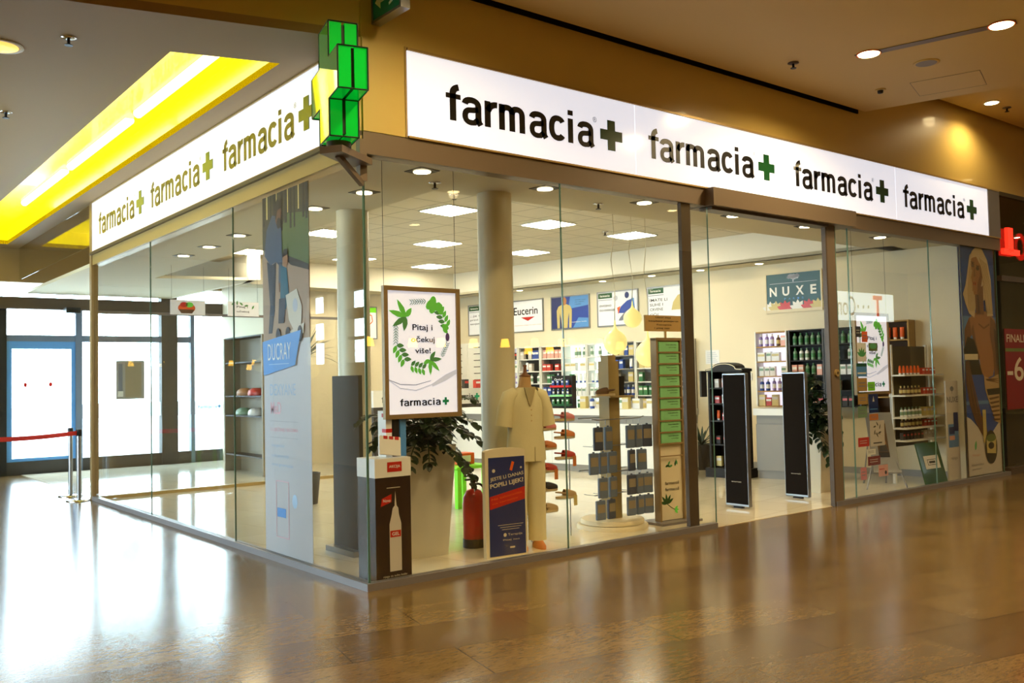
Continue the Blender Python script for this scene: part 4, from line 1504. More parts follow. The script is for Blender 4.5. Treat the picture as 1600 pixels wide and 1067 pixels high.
# blue floor sign
t = thing('floor_sign', 'blue pharmacy poster in a rounded beige floor stand in front of the mannequin', 'floor sign', (1.345, .33, .004), R(-6))
b = MB()
w_, h_ = .42, .95
pts = [(0, 0), (w_, 0), (w_, h_ - .03)] + [(w_ / 2 + w_ / 2 * math.cos(R(a_)), h_ - .03 + .03 * math.sin(R(a_))) for a_ in range(0, 181, 20)] + [(0, h_ - .03)]
b.poly(pts, 0, 'cream', .05)
b.build('stand', t)
b = MB()
b.box(.035, w_ - .012, -.003, 0, .012, .87, 'navy')
y = -.005
b.text('JESTE LI DANAS', .05, .40, .655, .695, y, 'pale_text', .02, rot=R(7))
b.text('POPILI LIJEK?', .05, .40, .59, .64, y, 'pale_text', .03, rot=R(7))
b.poly([(.04, .53), (w_ - .014, .60), (w_ - .014, .49), (.04, .42)], y, 'red')
b.text('Ne zaboravite', .06, .38, .495, .515, y - .001, 'orange', rot=R(9))
b.text('na terapiju', .07, .33, .455, .475, y - .001, 'orange', rot=R(9))
b.poly([(.25, .755), (.275, .745), (.30, .82), (.275, .83)], y, 'orange')
b.ell(.085, .755, .016, .016, y, 'pale_text', 12)
b.ell(.37, .77, .01, .01, y, 'pale_text', 12)
for i in range(3):
    b.rect(.12 + i * .02, .38 - i * .02, .275 - i * .02, .279 - i * .02, y, 'pale_text')
b.ell(.19, .19, .016, .016, y, 'pale_text', 14)
b.text('Terapija', .22, .37, .175, .20, y, 'pale_text')
b.text('Pitaj nas', .17, .34, .135, .152, y, 'pale_text')
b.rect(.24, .29, .07, .085, y, 'pale_text')
b.build('print', t, recalc=False)

# mannequin
t = thing('mannequin', 'headless mannequin in a cream short sleeved tunic and trousers behind the front glass', 'mannequin', (1.95, .50, .004), R(-16))
b = MB()
b.loft([(0, 0, .8, .15, .10), (0, 0, 1.1, .13, .09), (0, 0, 1.36, .17, .09), (0, 0, 1.44, .13, .07), (0, .0, 1.485, .062, .055), (.005, -.005, 1.575, .052, .05)], 'skin_form', 28)
for sx in (-1, 1):
    b.loft([(sx * .085, -.03, .03, .035, .06), (sx * .085, -.01, .1, .03, .035), (sx * .085, 0, .45, .05, .055), (sx * .08, 0, .8, .075, .08)], 'skin_form', 20)
b.build('body', t)
MB().lathe([(.05, 0), (.058, .012), (.03, .025), (.018, .04), (.014, .09), (.020, .105), (.012, .112)], (.005, -.005, 1.572), 'wood_cap', 20).build('neck_cap', t)
b = MB()
b.loft([(0, 0, .80, .195, .13), (0, 0, .90, .19, .125), (0, 0, 1.08, .172, .115), (0, 0, 1.25, .18, .12), (0, 0, 1.36, .178, .108), (0, 0, 1.43, .14, .088), (0, 0, 1.475, .08, .07)], 'uniform', 36, False)
for sx in (-1, 1):
    # sleeves
    rg = []
    for k, (px_, pz_, r_, q_) in enumerate(((.10, 1.42, .06, .07), (.155, 1.385, .08, .08), (.19, 1.28, .08, .082), (.215, 1.12, .082, .085))):
        ang = R((20, 48, 74, 80)[k])
        ring = []
        for i in range(20):
            c_, s_ = math.cos(2 * math.pi * i / 20) * r_, math.sin(2 * math.pi * i / 20) * q_
            ring.append((sx * (px_ + c_ * math.sin(ang)), s_, pz_ + c_ * math.cos(ang)))
        rg.append(ring)
    b.rings(rg, 'uniform', False, True)
b.poly([(-.055, 1.475), (.055, 1.475), (.012, 1.32), (0, 1.30), (-.012, 1.32)], -.128, 'uniform_seam', .02)
tun = b.build('tunic', t)
b = MB()
b.poly([(.03, .80), (.036, .80), (.036, .93), (.03, .93)], -.138, 'uniform_seam', .006)
for k in range(3):
    b.ell(.006, 1.27 - .05 * k, .006, .006, -.131, 'skin_form', 10)
b.build('seams', tun)
b = MB()
for sx in (-1, 1):
    b.loft([(sx * .095, 0, .07, .085, .085), (sx * .095, 0, .25, .085, .085), (sx * .092, 0, .5, .09, .09), (sx * .085, 0, .72, .098, .105), (sx * .075, 0, .86, .10, .11)], 'uniform', 24)
b.build('trousers', t)
for sx in (-1, 1):
    b = MB()
    b.loft([(sx * .09, -.05, .0, .045, .12), (sx * .09, -.05, .03, .045, .12), (sx * .09, -.03, .07, .035, .07)], 'clog_orange', 20)
    b.build('shoe', t)

# clog display: two steel wires with thin acrylic shelves
t = thing('clog_display', 'slim wire stand of clear shelves for clogs beside the mannequin', 'display stand', (2.42, .56, .004))
for x in (-.25, .25):
    MB().tube([(x, .15, 0), (x, .15, 1.22)], .005, 'steel', 8).build('upright', t)
CL = ((.12, 1.135, 'clog_pink', 'pink clog on the topmost shelf of the wire stand'),
      (-.12, 1.055, 'clog_pink', 'pink clog on the second shelf of the wire stand, left side'),
      (.12, .965, 'clog_orange', 'tan orange clog on the wire stand, upper right column'),
      (-.12, .87, 'clog_orange', 'tan orange clog on the wire stand, upper left column'),
      (.12, .765, 'clog_red', 'dark red clog with an orange tag, right column of the wire stand'),
      (-.12, .655, 'clog_red', 'dark red clog with an orange tag, left column of the wire stand'),
      (-.12, .475, 'clog_black', 'black clog on the wire stand'),
      (.12, .385, 'clog_beige', 'beige clog with a paper tag, low on the wire stand'),
      (-.12, .275, 'clog_beige', 'beige clog on the lowest shelf of the wire stand'))
for x, z, mt, lb in CL:
    MB().box(x - .10, x + .10, .03, .12, z - .006, z - .001, 'glass').build('shelf', t)


def clog(lb, loc, rz, mt, tagm=None, group=None):
    t = thing('clog', lb, 'shoe', loc, rz, group)
    MB().loft([(.0, 0, 0, .115, .04), (.0, 0, .012, .12, .043), (.0, 0, .024, .115, .041)], 'sole', 24).build('sole', t)
    b = MB()
    rg = []
    for x, ry, h in ((-.02, .040, .068), (.02, .043, .066), (.06, .042, .055), (.095, .032, .042), (.115, .012, .03)):
        rg.append([(x, ry * math.cos(R(a_)), .022 + (h - .0) * max(0, math.sin(R(a_)))) for a_ in range(0, 181, 15)])
    b.rings(rg, mt, False, True, False)
    b.add(rg[-1], [tuple(range(len(rg[-1])))], mt, True)
    up = b.build('upper', t)
    b = MB()
    b.tube([(.0, -.043, .05), (-.07, -.042, .06), (-.115, 0, .065), (-.07, .042, .06), (.0, .043, .05)], .008, mt, 6)
    b.build('heel_strap', up)
    if tagm:
        MB().box(.06, .10, -.047, -.045, -.07, .03, tagm).build('price_tag', up)
    return t


for x, z, mt, lb in CL:
    clog(lb, (2.42 + x, .56 + .065, .004 + z + .001), R(-10), mt, 'clog_orange' if 'orange tag' in lb else ('product8' if 'paper tag' in lb else None))

# turning rack with packets
RX, RY = 3.33, .80
t = thing('packet_rack', 'round based turning rack with a square wooden post and wire hooks', 'display rack', (RX, RY, .004))
MB().lathe([(.37, 0), (.37, .035), (.355, .045)], (0, 0, 0), 'cream', 40).build('foot_plate', t)
MB().lathe([(.33, .05), (.33, .085), (.32, .095)], (0, 0, 0), 'cream', 40).build('turntable', t)
MB().box(-.075, .075, -.075, .075, .095, 1.72, 'tan_wood').build('post', t)
MB().box(-.055, .055, -.055, .055, 1.72, 1.78, 'tan_wood').build('post_top', t)
for z in (1.135, .60):
    b = MB()
    b.tube([(-.36, -.1, z), (-.3, -.12, z - .015), (.3, -.12, z - .015), (.40, -.1, z)], .006, 'steel', 6)
    b.tube([(-.36, .1, z), (.36, .1, z - .01)], .006, 'steel', 6)
    for x in (-.3, -.18, .12, .22, .32):
        b.tube([(x, -.12, z - .015), (x, .1, z - .01)], .004, 'steel', 6)
        b.tube([(x, -.12, z - .015), (x, -.12, z - .07)], .003, 'steel', 6)
    b.build('hook_frame', t)
for z in (.85, .36):
    b = MB()
    b.tube([(-.34, -.1, z), (.34, -.1, z)], .005, 'steel', 6)
    for x in (-.33, -.2, .12, .22):
        b.tube([(x, -.1, z), (x, .06, z)], .004, 'steel', 6)
    b.build('hook_frame', t)
b = MB().box(-.14, .20, -.16, .12, 1.34, 1.36, 'tan_wood')
b.build('shelf', t)
clog('brown clog on the small shelf of the packet rack', (RX - .03 - .14, RY - .12, 1.365), R(168), 'clog_brown')
o = MB().box(0, .07, 0, .1, 0, .2, 'soft_black').build('product_box')
o.location = (RX + .10, RY - .06, 1.365)
tag(o, 'black box on the small shelf of the packet rack', 'box')
TN = ('top row', 'second row', 'third row', 'bottom row')
pk = None
for row, (zt, xs) in enumerate(((1.05, (-.33, -.19, .13, .25, .38)), (.795, (-.40, -.27, -.14, .14, .29)), (.54, (-.28, -.14, .13, .25, .37)), (.315, (-.32, -.17, .12, .25, .38)))):
    for k, dx in enumerate(xs):
        hh = (.235, .215, .205, .195)[row]
        t = thing('hanging_packet', 'small grey packet with a tan label hanging in the %s of the turning rack' % TN[row], 'packet', (RX + dx, RY - .165 + (.03 if k % 2 else 0) * 0, zt + .004), R((-8, 6, -4, 9, -20)[k]), 'packets in the %s of the turning rack' % TN[row])
        b = MB().bevel_box(-.056, .056, -.016, .016, -hh, 0, .006, 'blue_grey' if (k + row) % 4 else 'pack_dark')
        sl = b.build('sleeve', t)
        MB().box(-.045, .045, -.0175, -.016, -hh * .62, -hh * .2, 'pack_tan').build('paper_label', sl)
        MB().box(-.012, .012, -.004, .004, 0, .012, 'pack_dark').build('hang_tab', t)

# leaflet stand
t = thing('leaflet_stand', 'tall beige leaflet stand with pockets beside the dark door post', 'leaflet stand', (3.80, .56, .004), R(-4))
w_ = .33
MB().box(0, w_, 0, .05, 0.03, 1.93, 'cream').build('board', t)
b = MB().box(-.02, 0, -.03, .06, 0, 1.95, 'frame_gold').box(w_, w_ + .02, -.03, .06, 0, 1.95, 'frame_gold').box(-.02, w_ + .02, -.03, .06, 1.93, 1.96, 'frame_gold')
b.box(-.1, w_ + .15, -.14, .2, 0, .025, 'grey_alu')
b.build('frame', t)
LZ = [1.82 - .121 * i for i in range(9)]
for z in LZ:
    MB().box(0, w_, -.028, -.022, z - .025, z - .008, 'frame_gold').build('pocket_rail', t)
MB().box(0, w_, -.028, -.022, .70, .71, 'frame_gold').build('pocket_rail', t)
b = MB()
y = -.002
for i, a_ in enumerate((20, 50, 160, 200, 80, 110)):
    b.leaf2(.09 + i * .035, .59 + .015 * (i % 2), .06, .025, R(a_), y, 'leaf_print_dark' if i % 2 else 'sign_green')
b.text('farmacoll', .08, .28, .40, .435, y, 'ink_black', .01)
b.text('farmacoll', .08, .28, .335, .37, y, 'ink_black', .01)
for a_ in (60, 95, 130, 165, 30):
    b.leaf2(.10, .20, .11, .035, R(a_), y, 'sign_green')
b.stroke([(.1, .2), (.16, .16), (.22, .13)], .008, lambda u, v: (u, v), y, 'sign_green')
for a_ in (0, 40, -40):
    b.leaf2(.21, .13, .06, .03, R(a_), y, 'leaf_print')
b.build('print', t, recalc=False)
b = MB().box(w_ / 2 - .01, w_ / 2 + .01, .01, .03, 1.96, 2.03, 'kraft').box(-.13, w_ + .10, .01, .03, 2.03, 2.20, 'kraft')
for i, (tx, x0, x1) in enumerate((('Uzmi svoj', .02, .24), ('besplatni primjerak', -.08, .36), ('časopisa', .03, .25), ('i pitaj nas', .0, .22))):
    b.text(tx, x0, x1, 2.165 - i * .038, 2.185 - i * .038, .008, 'soft_black', .02)
b.build('header_board', t, 'brown paper board with dark lettering', recalc=False)
ON = ('topmost', 'second', 'third', 'fourth', 'fifth', 'sixth', 'seventh', 'eighth', 'lowest')
for i, z in enumerate(LZ):
    b = MB().box(.03, w_ - .015, -.02, -.006, -.02, .095, 'green_leaflet')
    b.text('Savjet ljekarnika', .13, .28, .055, .072, -.022, 'soft_black', .01)
    b.text('zdravlje', .17, .28, .03, .042, -.022, 'soft_black', .01)
    o = b.build('leaflet', recalc=False)
    o.location = (3.80, .56, z + .004)
    o.rotation_euler = (0, 0, R(-4))
    tag(o, 'green leaflet in the %s pocket of the beige stand' % ON[i], 'leaflet', 'green leaflets in the stand')

# pendant globes
for x, y, z, r, zt, lb in ((5.162, 2.2, 2.31, .118, ZG, 'smallest glowing globe pendant, highest of the three'),
                           (4.837, 2.2, 1.995, .150, ZG, 'glowing globe pendant, leftmost of the three'),
                           (5.86, 2.6, 1.865, .172, ZG, 'glowing globe pendant partly behind the leaflet stand')):
    t = thing('globe_pendant', lb, 'pendant lamp', (x, y, z))
    prof = [(.012 * r / .2, -r)] + [(r * math.cos(R(a_)), r * math.sin(R(a_))) for a_ in range(-78, 49, 9)] + [(r * .55, r * .87), (r * .33, r * 1.02), (r * .17, r * 1.2), (r * .09, r * 1.45), (r * .05, r * 1.9)]
    MB().lathe(prof, (0, 0, 0), 'globe', 32).build('shade', t)
    pts = [(.0, 0, r * 1.9), (.015, 0, r * 1.9 + .25 * (zt - z - r * 1.9)), (-.02, .02, r * 1.9 + .5 * (zt - z - r * 1.9)), (.02, 0, r * 1.9 + .75 * (zt - z - r * 1.9)), (0, 0, zt - z)]
    MB().tube(pts, .006, 'cream', 6).build('cord', t)
    MB().lathe([(.06, -.025), (.06, 0)], (0, 0, zt - z), 'white', 20).build('ceiling_cup', t)

# ------------------------------------------------------------------ counters and shelving
def counter(label, loc, rz, L, D, h, front, word=None):
    t = thing('counter', label, 'counter', loc, rz)
    MB().box(-.02, L + .02, -.04, D, h - .10, h, 'shelf_white').build('worktop', t)
    MB().box(0, L, .03, D - .02, h - .235, h - .10, 'grey').build('recess_band', t)
    b = MB()
    n_ = max(1, round(L / 1.4))
    for i in range(n_):
        b.box(L * i / n_ + .003, L * (i + 1) / n_ - .003, 0, D - .02, .12, h - .235, front)
    b.build('front_panel', t)
    MB().box(0, L, .03, D - .02, 0, .12, 'grey').build('plinth', t)
    if word:
        b = MB()
        b.pharmacy_word(word[0], word[1], h - .32, h - .2, -.043, 'ink_black')
        b.cross2(word[1] + .1, h - .26, .12, -.043, 'cross_green')
        b.build('lettering', t, recalc=False)
    return t


q = Vector((7.235, 3.35, .004)) + WD * 5.0
counter('long white service counter with a grey plinth in front of the lit shelves', tuple(q), RW, 5.0, .62, 1.04, 'shelf_white')
counter('short counter with a grey front beyond the doorway pedestals', (8.0, 2.46, .004), RW, 1.05, .5, 1.04, 'grey')
t = thing('display_counter', 'white counter with the pharmacy word on its front near the back wall', 'counter', (5.0, 8.6, .004), R(4))
MB().box(0, 2.9, 0, .6, 0, 1.10, 'shelf_dark').build('body', t)
MB().box(-.02, 2.92, -.03, .62, 1.10, 1.40, 'shelf_white').build('top_band', t)
b = MB().pharmacy_word(.16, .70, 1.18, 1.30, -.034, 'ink_black')
b.pharmacy_word(1.8, 2.34, 1.18, 1.30, -.034, 'ink_black').cross2(2.44, 1.24, .13, -.034, 'cross_green').cross2(.80, 1.24, .13, -.034, 'cross_green')
b.build('lettering', t, recalc=False)
t = thing('drawer_cabinet', 'white cabinet of shallow drawers with dark pulls left of the round column', 'cabinet', wp(6.95, .42, .004), RW)
MB().box(0, 1.2, 0, .4, 0, 2.34, 'shelf_white').build('body', t)
for i in range(9):
    for j in range(2):
        d_ = MB().box(.03 + j * .58, .58 + j * .58, -.012, 0, 1.10 + i * .135, 1.22 + i * .135, 'shelf_white').build('drawer', t)
        MB().box(.2 + j * .58, .42 + j * .58, -.022, -.012, 1.155 + i * .135, 1.17 + i * .135, 'soft_black').build('handle', d_)

# product shapes, built once and then copied


def proto_box(w, d, h, c, c2):
    b = MB().box(-w / 2, w / 2, -d, 0, 0, h, c)
    b.rect(-w / 2 + .004, w / 2 - .004, h * .55, h * .8, -d - .001, c2)
    return b.build('product_box')


def proto_bottle(r, h, c, cap):
    b = MB().lathe([(r * .95, 0), (r, .01), (r, h * .68), (r * .7, h * .76), (r * .4, h * .8)], (0, -r, 0), c, 14)
    b.lathe([(r * .45, h * .8), (r * .45, h)], (0, -r, 0), cap, 12)
    b.lathe([(r * 1.01, h * .2), (r * 1.01, h * .55)], (0, -r, 0), cap, 14)
    return b.build('product_bottle')


def proto_tube(r, h, c, cap):
    b = MB().loft([(0, -r, 0, r * .8, r * .8), (0, -r, h * .18, r * .8, r * .8)], cap, 12)
    b.loft([(0, -r, h * .18, r, r), (0, -r, h * .6, r * 1.05, r * .8), (0, -r, h, r * 1.1, .004)], c, 12)
    return b.build('product_tube')


PROT = {
    'white box': proto_box(.07, .06, .13, 'product0', 'product6'),
    'wide white box': proto_box(.11, .07, .12, 'product0', 'product8'),
    'blue box': proto_box(.07, .06, .14, 'product3', 'product0'),
    'red box': proto_box(.08, .06, .11, 'product4', 'product0'),
    'pink box': proto_box(.07, .06, .14, 'product5', 'product0'),
    'green box': proto_box(.07, .06, .14, 'product2', 'product0'),
    'cream box': proto_box(.09, .06, .15, 'product8', 'product1'),
    'white bottle': proto_bottle(.028, .16, 'product0', 'product6'),
    'blue bottle': proto_bottle(.03, .16, 'product3', 'product0'),
    'green bottle': proto_bottle(.028, .16, 'product6', 'product2'),
    'amber bottle': proto_bottle(.028, .15, 'product7', 'product8'),
    'lilac bottle': proto_bottle(.027, .17, 'product9', 'product0'),
    'white tube': proto_tube(.026, .15, 'product0', 'product3'),
    'orange tube': proto_tube(.026, .15, 'orange', 'product0'),
    'grey box': proto_box(.075, .06, .13, 'product1', 'product0'),
    'dark box': proto_box(.07, .06, .12, 'dark_grey', 'product4'),
}
PROT_USED = set()


def place(kind, loc, rz, label, group, cat='product', sc=1.0):
    o = PROT[kind]
    if kind in PROT_USED:
        o = o.copy()
        COL.objects.link(o)
    PROT_USED.add(kind)
    o.location = loc
    o.rotation_euler = (0, 0, rz)
    o.scale = (sc, sc, sc)
    tag(o, label, cat, group)
    return o


BN = {'box': 'boxes', 'bottle': 'bottles', 'tube': 'tubes'}
rs = random.Random(21)


def bay(s, w, off, z0, z1, label, short, rows, side='shelf_white', back='shelf_white', shelf='shelf_white', depth=.26, base=None, lo=0.0, fill=.82, hmax=.2):
    # a wall bay whose left edge (as one faces it) lies at distance s along the wall
    t = thing('shelf_unit', label, 'shelves', wp(s, off + depth, .004), RW)
    MB().box(0, w, depth - .02, depth, z0, z1, back).build('back_panel', t)
    for x in (0, w - .022):
        MB().box(x, x + .022, 0, depth - .02, z0, z1, side).build('side_panel', t)
    n_ = len(rows)
    dz = (z1 - z0) / n_
    for i in range(n_ + 1):
        z = z1 - i * dz
        MB().box(.022, w - .022, .01, depth - .02, z - .02, z, shelf).build('shelf', t)
    if base:
        MB().box(0, w, .0, depth, 0, z0 - .02, base).build('base_cabinet', t)
    for i, kinds in enumerate(rows):
        z = z1 - (i + 1) * dz
        n_it = 0
        x = .03
        while x < w - .06:
            kind = kinds[n_it % len(kinds)]
            sc_ = min(1.18, (dz - .03) / .165)
            wdt = (.118 if 'wide' in kind else (.098 if 'cream' in kind else .085)) * sc_
            if x + wdt > w - .026:
                break
            if rs.random() < fill:
                p = wp(s - x - wdt / 2, off + depth - .11 + rs.uniform(-.01, .02), .004 + z + .001)
                nm = kind.split()[-1]
                place(kind, p, RW, '%s on the %s shelf of the %s' % (kind, ('top', 'second', 'third', 'fourth', 'fifth', 'sixth')[i], short), '%s on the %s shelf of the %s' % (kind.replace(nm, BN[nm]), ('top', 'second', 'third', 'fourth', 'fifth', 'sixth')[i], short), sc=sc_)
            x += wdt
            n_it += 1 if rs.random() < .6 else 0
    return t


Z0, Z1 = .98, 2.20
bay(5.36, .27, 0, Z0, Z1, 'narrow shelf bay with a lilac back light just right of the round column', 'narrow lilac bay', [['dark box'], ['white box'], ['lilac bottle'], ['white tube'], ['white box']], back='shelf_lilac', base='shelf_white')
bay(5.07, .58, 0, Z0, Z1, 'dark shelf bay with blue and grey packs above the mannequin neck', 'dark bay by the mannequin', [['grey box', 'blue box'], ['white tube', 'grey box'], ['white bottle'], ['cream box', 'grey box'], ['dark box']], back='shelf_dark', shelf='shelf_white', base='shelf_white')
bay(4.475, .56, 0, Z0, Z1, 'dark shelf bay with pink and red packs left of the lit bays', 'dark bay with red packs', [['pink box'], ['red box', 'grey box'], ['green box', 'blue bottle'], ['blue box', 'red box'], ['dark box', 'blue box']], back='shelf_dark', base='shelf_white')
bay(3.905, .585, 0, Z0, Z1, 'first brightly lit glass shelf bay with white and green packs', 'left lit bay', [['white bottle'], ['wide white box', 'green box'], ['white tube', 'green box'], ['white box'], ['wide white box', 'green box']], back='shelf_lit', base='shelf_white', fill=.7)
bay(3.31, .58, 0, Z0, Z1, 'second brightly lit glass shelf bay behind the packet rack post', 'right lit bay', [['white bottle', 'pink box'], ['wide white box'], ['white tube'], ['white box', 'green box'], ['wide white box']], back='shelf_lit', base='shelf_white', fill=.7)
bay(2.72, .53, 0, Z0, Z1, 'grey shelf bay with blue and cream packs under the hanging globes', 'grey bay under the globes', [['cream box', 'blue box'], ['blue box', 'white tube'], ['grey box', 'cream box'], ['wide white box', 'blue bottle'], ['cream box', 'wide white box']], back='grey', shelf='grey', base='shelf_white')
bay(2.18, .5, 0, Z0, Z1, 'grey shelf bay half hidden by a globe lamp', 'grey bay by the globe lamp', [['grey box'], ['cream box'], ['green box', 'white box'], ['green box'], ['cream box', 'green bottle']], back='grey', base='shelf_white')
bay(1.67, .6, 0, Z0, Z1, 'dark shelf bay between the leaflet stand and the door post', 'dark bay by the door post', [['dark box', 'white box'], ['white box', 'dark box'], ['dark box', 'white box'], ['red box', 'white box'], ['red box', 'dark box']], back='shelf_dark', base='shelf_white')
bay(-.20, .56, 0, 1.04, 2.24, 'bright shelf bay of lilac and white packs beyond the doorway', 'bright bay beyond the doorway', [['lilac bottle', 'amber bottle', 'pink box'], ['wide white box', 'white box'], ['white box', 'green bottle'], ['blue bottle', 'lilac bottle', 'white box'], ['cream box', 'red box']], back='shelf_lilac', shelf='kraft')
bay(-.79, .58, 0, 1.04, 2.24, 'dark shelf bay of green bottles left of the brown door post', 'dark bay left of the post', [['green bottle'], ['green bottle', 'white bottle'], ['pink box', 'green bottle'], ['grey box', 'cream box'], ['dark box', 'pink box']], back='soft_black', shelf='soft_black', side='shelf_dark')
bay(-1.38, .55, 0, 1.04, 2.24, 'dark shelf bay of pale bottles right of the brown door post', 'dark bay right of the post', [['green bottle'], ['white bottle'], ['white box'], ['grey box'], ['dark box']], back='soft_black', shelf='soft_black', side='shelf_dark')
bay(-2.05, .62, 0, .9, 2.3, 'wooden shelf bay of orange packs behind the right hanging poster', 'wooden bay with orange packs', [['orange tube', 'cream box'], ['pink box', 'dark box'], ['green box', 'amber bottle'], ['orange tube', 'cream box'], ['dark box', 'blue bottle']], back='clog_brown', shelf='kraft', side='kraft')

# ------------------------------------------------------------------ more of the shop's furniture
# anti-theft pedestals
for x, lb in ((5.31, 'dark anti-theft pedestal nearer the viewer, left side of the doorway'), (6.48, 'dark anti-theft pedestal beside the brown door post')):
    t = thing('security_pedestal', lb, 'security gate', (x, .715, .004))
    b = MB().bevel_box(-.03, .03, -.17, .17, .02, 1.57, .008, 'steel')
    b.box(-.025, .025, -.06, .06, 0, .02, 'soft_black')
    b.build('frame', t)
    b = MB().box(-.034, -.030, -.155, .155, .05, 1.55, 'matte_black').box(.030, .034, -.155, .155, .05, 1.55, 'matte_black')
    b.build('panel', t)
    b = MB()
    b.M = Matrix.Rotation(RL, 4, 'Z')
    b.text('sensormatic', -.07, .07, .30, .315, -.0355, 'pale_text')
    b.build('maker_mark', t, recalc=False)
# freestanding black shelf
t = thing('black_shelf', 'freestanding black shelf with an arched top behind the nearer pedestal', 'shelves', (7.72, 3.12, .004), R(-81.5))
b = MB()
w_ = .57
b.box(0, .03, 0, .3, .14, 1.60, 'soft_black').box(w_ - .03, w_, 0, .3, .14, 1.60, 'soft_black').box(0, w_, .28, .3, .14, 1.6, 'soft_black')
b.build('carcass', t)
MB().box(-.06, w_ + .06, -.04, .32, 0, .14, 'soft_black').build('base', t)
pts = [(-.03, 1.60), (w_ + .03, 1.60), (w_ + .03, 1.64), (w_ - .08, 1.655)] + [(w_ / 2 + .2 * math.cos(R(a_)), 1.655 + .085 * math.sin(R(a_))) for a_ in range(0, 181, 20)] + [(.08, 1.655), (-.03, 1.64)]
MB().poly(pts, -.01, 'soft_black', .3).build('arched_top', t)
b = MB()
arc_ = [(-.02, 1.63), (.06, 1.635)] + [(w_ / 2 + .2 * math.cos(R(a_)), 1.64 + .08 * math.sin(R(a_))) for a_ in range(180, -1, -20)] + [(w_ - .06, 1.635), (w_ + .02, 1.63)]
b.stroke(arc_, .012, lambda u, v: (u, v), -.012, 'cream')
b.build('trim_line', t, recalc=False)
SZ = (.16, .50, .86, 1.12, 1.36)
for z in SZ[1:]:
    MB().box(.03, w_ - .03, .005, .28, z - .02, z, 'soft_black').build('shelf', t)
MB().box(-.13, -.10, -.02, .14, 1.22, 1.62, 'dark_grey').build('side_screen', t)
rs = random.Random(8)
for z, kinds, nm in ((1.36, ('grey box', 'pink box'), 'top'), (1.12, ('red box', 'white box'), 'second'), (.86, ('orange tube', 'red box'), 'third'), (.50, ('dark box', 'dark box'), 'fourth'), (.16, ('cream box', 'green bottle'), 'lowest')):
    for k in range(4):
        kd = kinds[k % 2]
        u = .095 + k * .125
        a_ = R(-81.5)
        lx, ly = u, .16
        p = (7.72 + lx * math.cos(a_) - ly * math.sin(a_), 3.12 + lx * math.sin(a_) + ly * math.cos(a_), z + .0055)
        place(kd, p, a_, '%s on the %s shelf of the arched black unit' % (kd, nm), '%s on the %s shelf of the arched black unit' % (kd, nm))
o = MB().rect(0, .27, 0, .24, -.003, 'white').build('paper_notice')
b_ = MB().box(0, .27, 0, .004, 0, .24, 'product0')
for k in range(6):
    b_.rect(.03, .24 - .02 * (k % 3), .03 + k * .032, .04 + k * .032, -.001, 'ink_lightgrey')
bpy.data.objects.remove(o)
o = b_.build('paper_notice')
o.location = wp(.88, .006, 1.75)
o.rotation_euler = (0, 0, RW)
tag(o, 'faint paper notice on the bare wall above the arched black unit', 'notice')
t = thing('wall_switch', 'small pale switch box on the bare wall beside the black pedestal top', 'switch', wp(.05, .03, 1.46), RW)
MB().box(0, .05, 0, .03, 0, .12, 'white').build('box', t)
MB().box(.012, .038, -.006, 0, .03, .09, 'mid_grey').build('rocker', t)
# counter top goods
t = thing('counter_display', 'small stepped counter display in black, red, blue and green', 'display', (6.98, 6.02, 1.046), RW)
MB().box(0, .46, .1, .2, 0, .56, 'soft_black').build('back_board', t)
b = MB().box(.02, .30, .085, .098, .44, .54, 'soft_black')
b.text('Oral-C', .07, .26, .47, .515, .084, 'white', .02)
b.build('header', t, recalc=False)
for k, (mt, z) in enumerate((('red', .36), ('green_leaflet', .20), ('sign_green', .04))):
    MB().box(.02, .44, .02, .1, z, z + .035, mt).build('tier', t)
for k, (z, kd) in enumerate(((.395, 'blue box'), (.235, 'blue bottle'), (.075, 'green box'))):
    for q_ in range(4):
        lx, ly = .07 + q_ * .105, .078
        p = (6.98 + lx * math.cos(RW) - ly * math.sin(RW), 6.02 + lx * math.sin(RW) + ly * math.cos(RW), 1.046 + z + .001)
        place(kd, p, RW, '%s on the %s tier of the stepped counter display' % (kd, ('top', 'middle', 'lowest')[k]), '%s on the %s tier of the stepped counter display' % (kd, ('top', 'middle', 'lowest')[k]), sc=.62)
CB = (('cream box', 1.05), ('wide white box', .9), ('white box', 1.2), ('green box', 1.35), ('wide white box', 1.5), ('blue bottle', 1.75), ('cream box', 2.0), ('green box', 3.0), ('orange tube', 3.25), ('wide white box', .55), ('cream box', .35), ('green bottle', .2))
for i, (kd, s_) in enumerate(sorted(CB, key=lambda q_: q_[1])):
    p = Vector((7.235, 3.35, 0)) + WD * s_ - WN * (.22 + .1 * (i % 2))
    place(kd, (p.x, p.y, 1.0452), RW, '%s standing on the long white service counter' % kd, '%s on the long service counter' % kd, sc=1.35)
for i, (kd, x, lb) in enumerate((('orange tube', .62, 'orange tube on the white lettered counter near the back'), ('white bottle', .82, 'white bottle on the white lettered counter near the back'), ('cream box', .45, 'cream box on the white lettered counter near the back'), ('dark box', 2.3, 'dark box on the white lettered counter near the drawers'), ('red box', 2.6, 'red box on the white lettered counter near the drawers'))):
    place(kd, (5.0 + x * math.cos(R(4)) - .2 * math.sin(R(4)), 8.6 + .2 * math.cos(R(4)) + x * math.sin(R(4)), 1.4055), R(4), lb, None, sc=1.5)
# lime stool table
t = thing('play_table', 'lime green low table behind the white planter', 'table', (2.95, 3.05, .004), R(4))
MB().bevel_box(0, .55, 0, .55, .47, .51, .01, 'lime').build('top', t)
for x in (.03, .46):
    for y in (.03, .46):
        MB().box(x, x + .06, y, y + .06, 0, .47, 'lime').build('leg', t)
o = MB().bevel_box(0, .26, 0, .2, 0, .14, .006, 'orange').box(.06, .2, -.002, .02, .03, .11, 'product0').build('carton')
o.location = (3.1, 3.25, .516)
tag(o, 'orange carton lying on the lime green table', 'box')
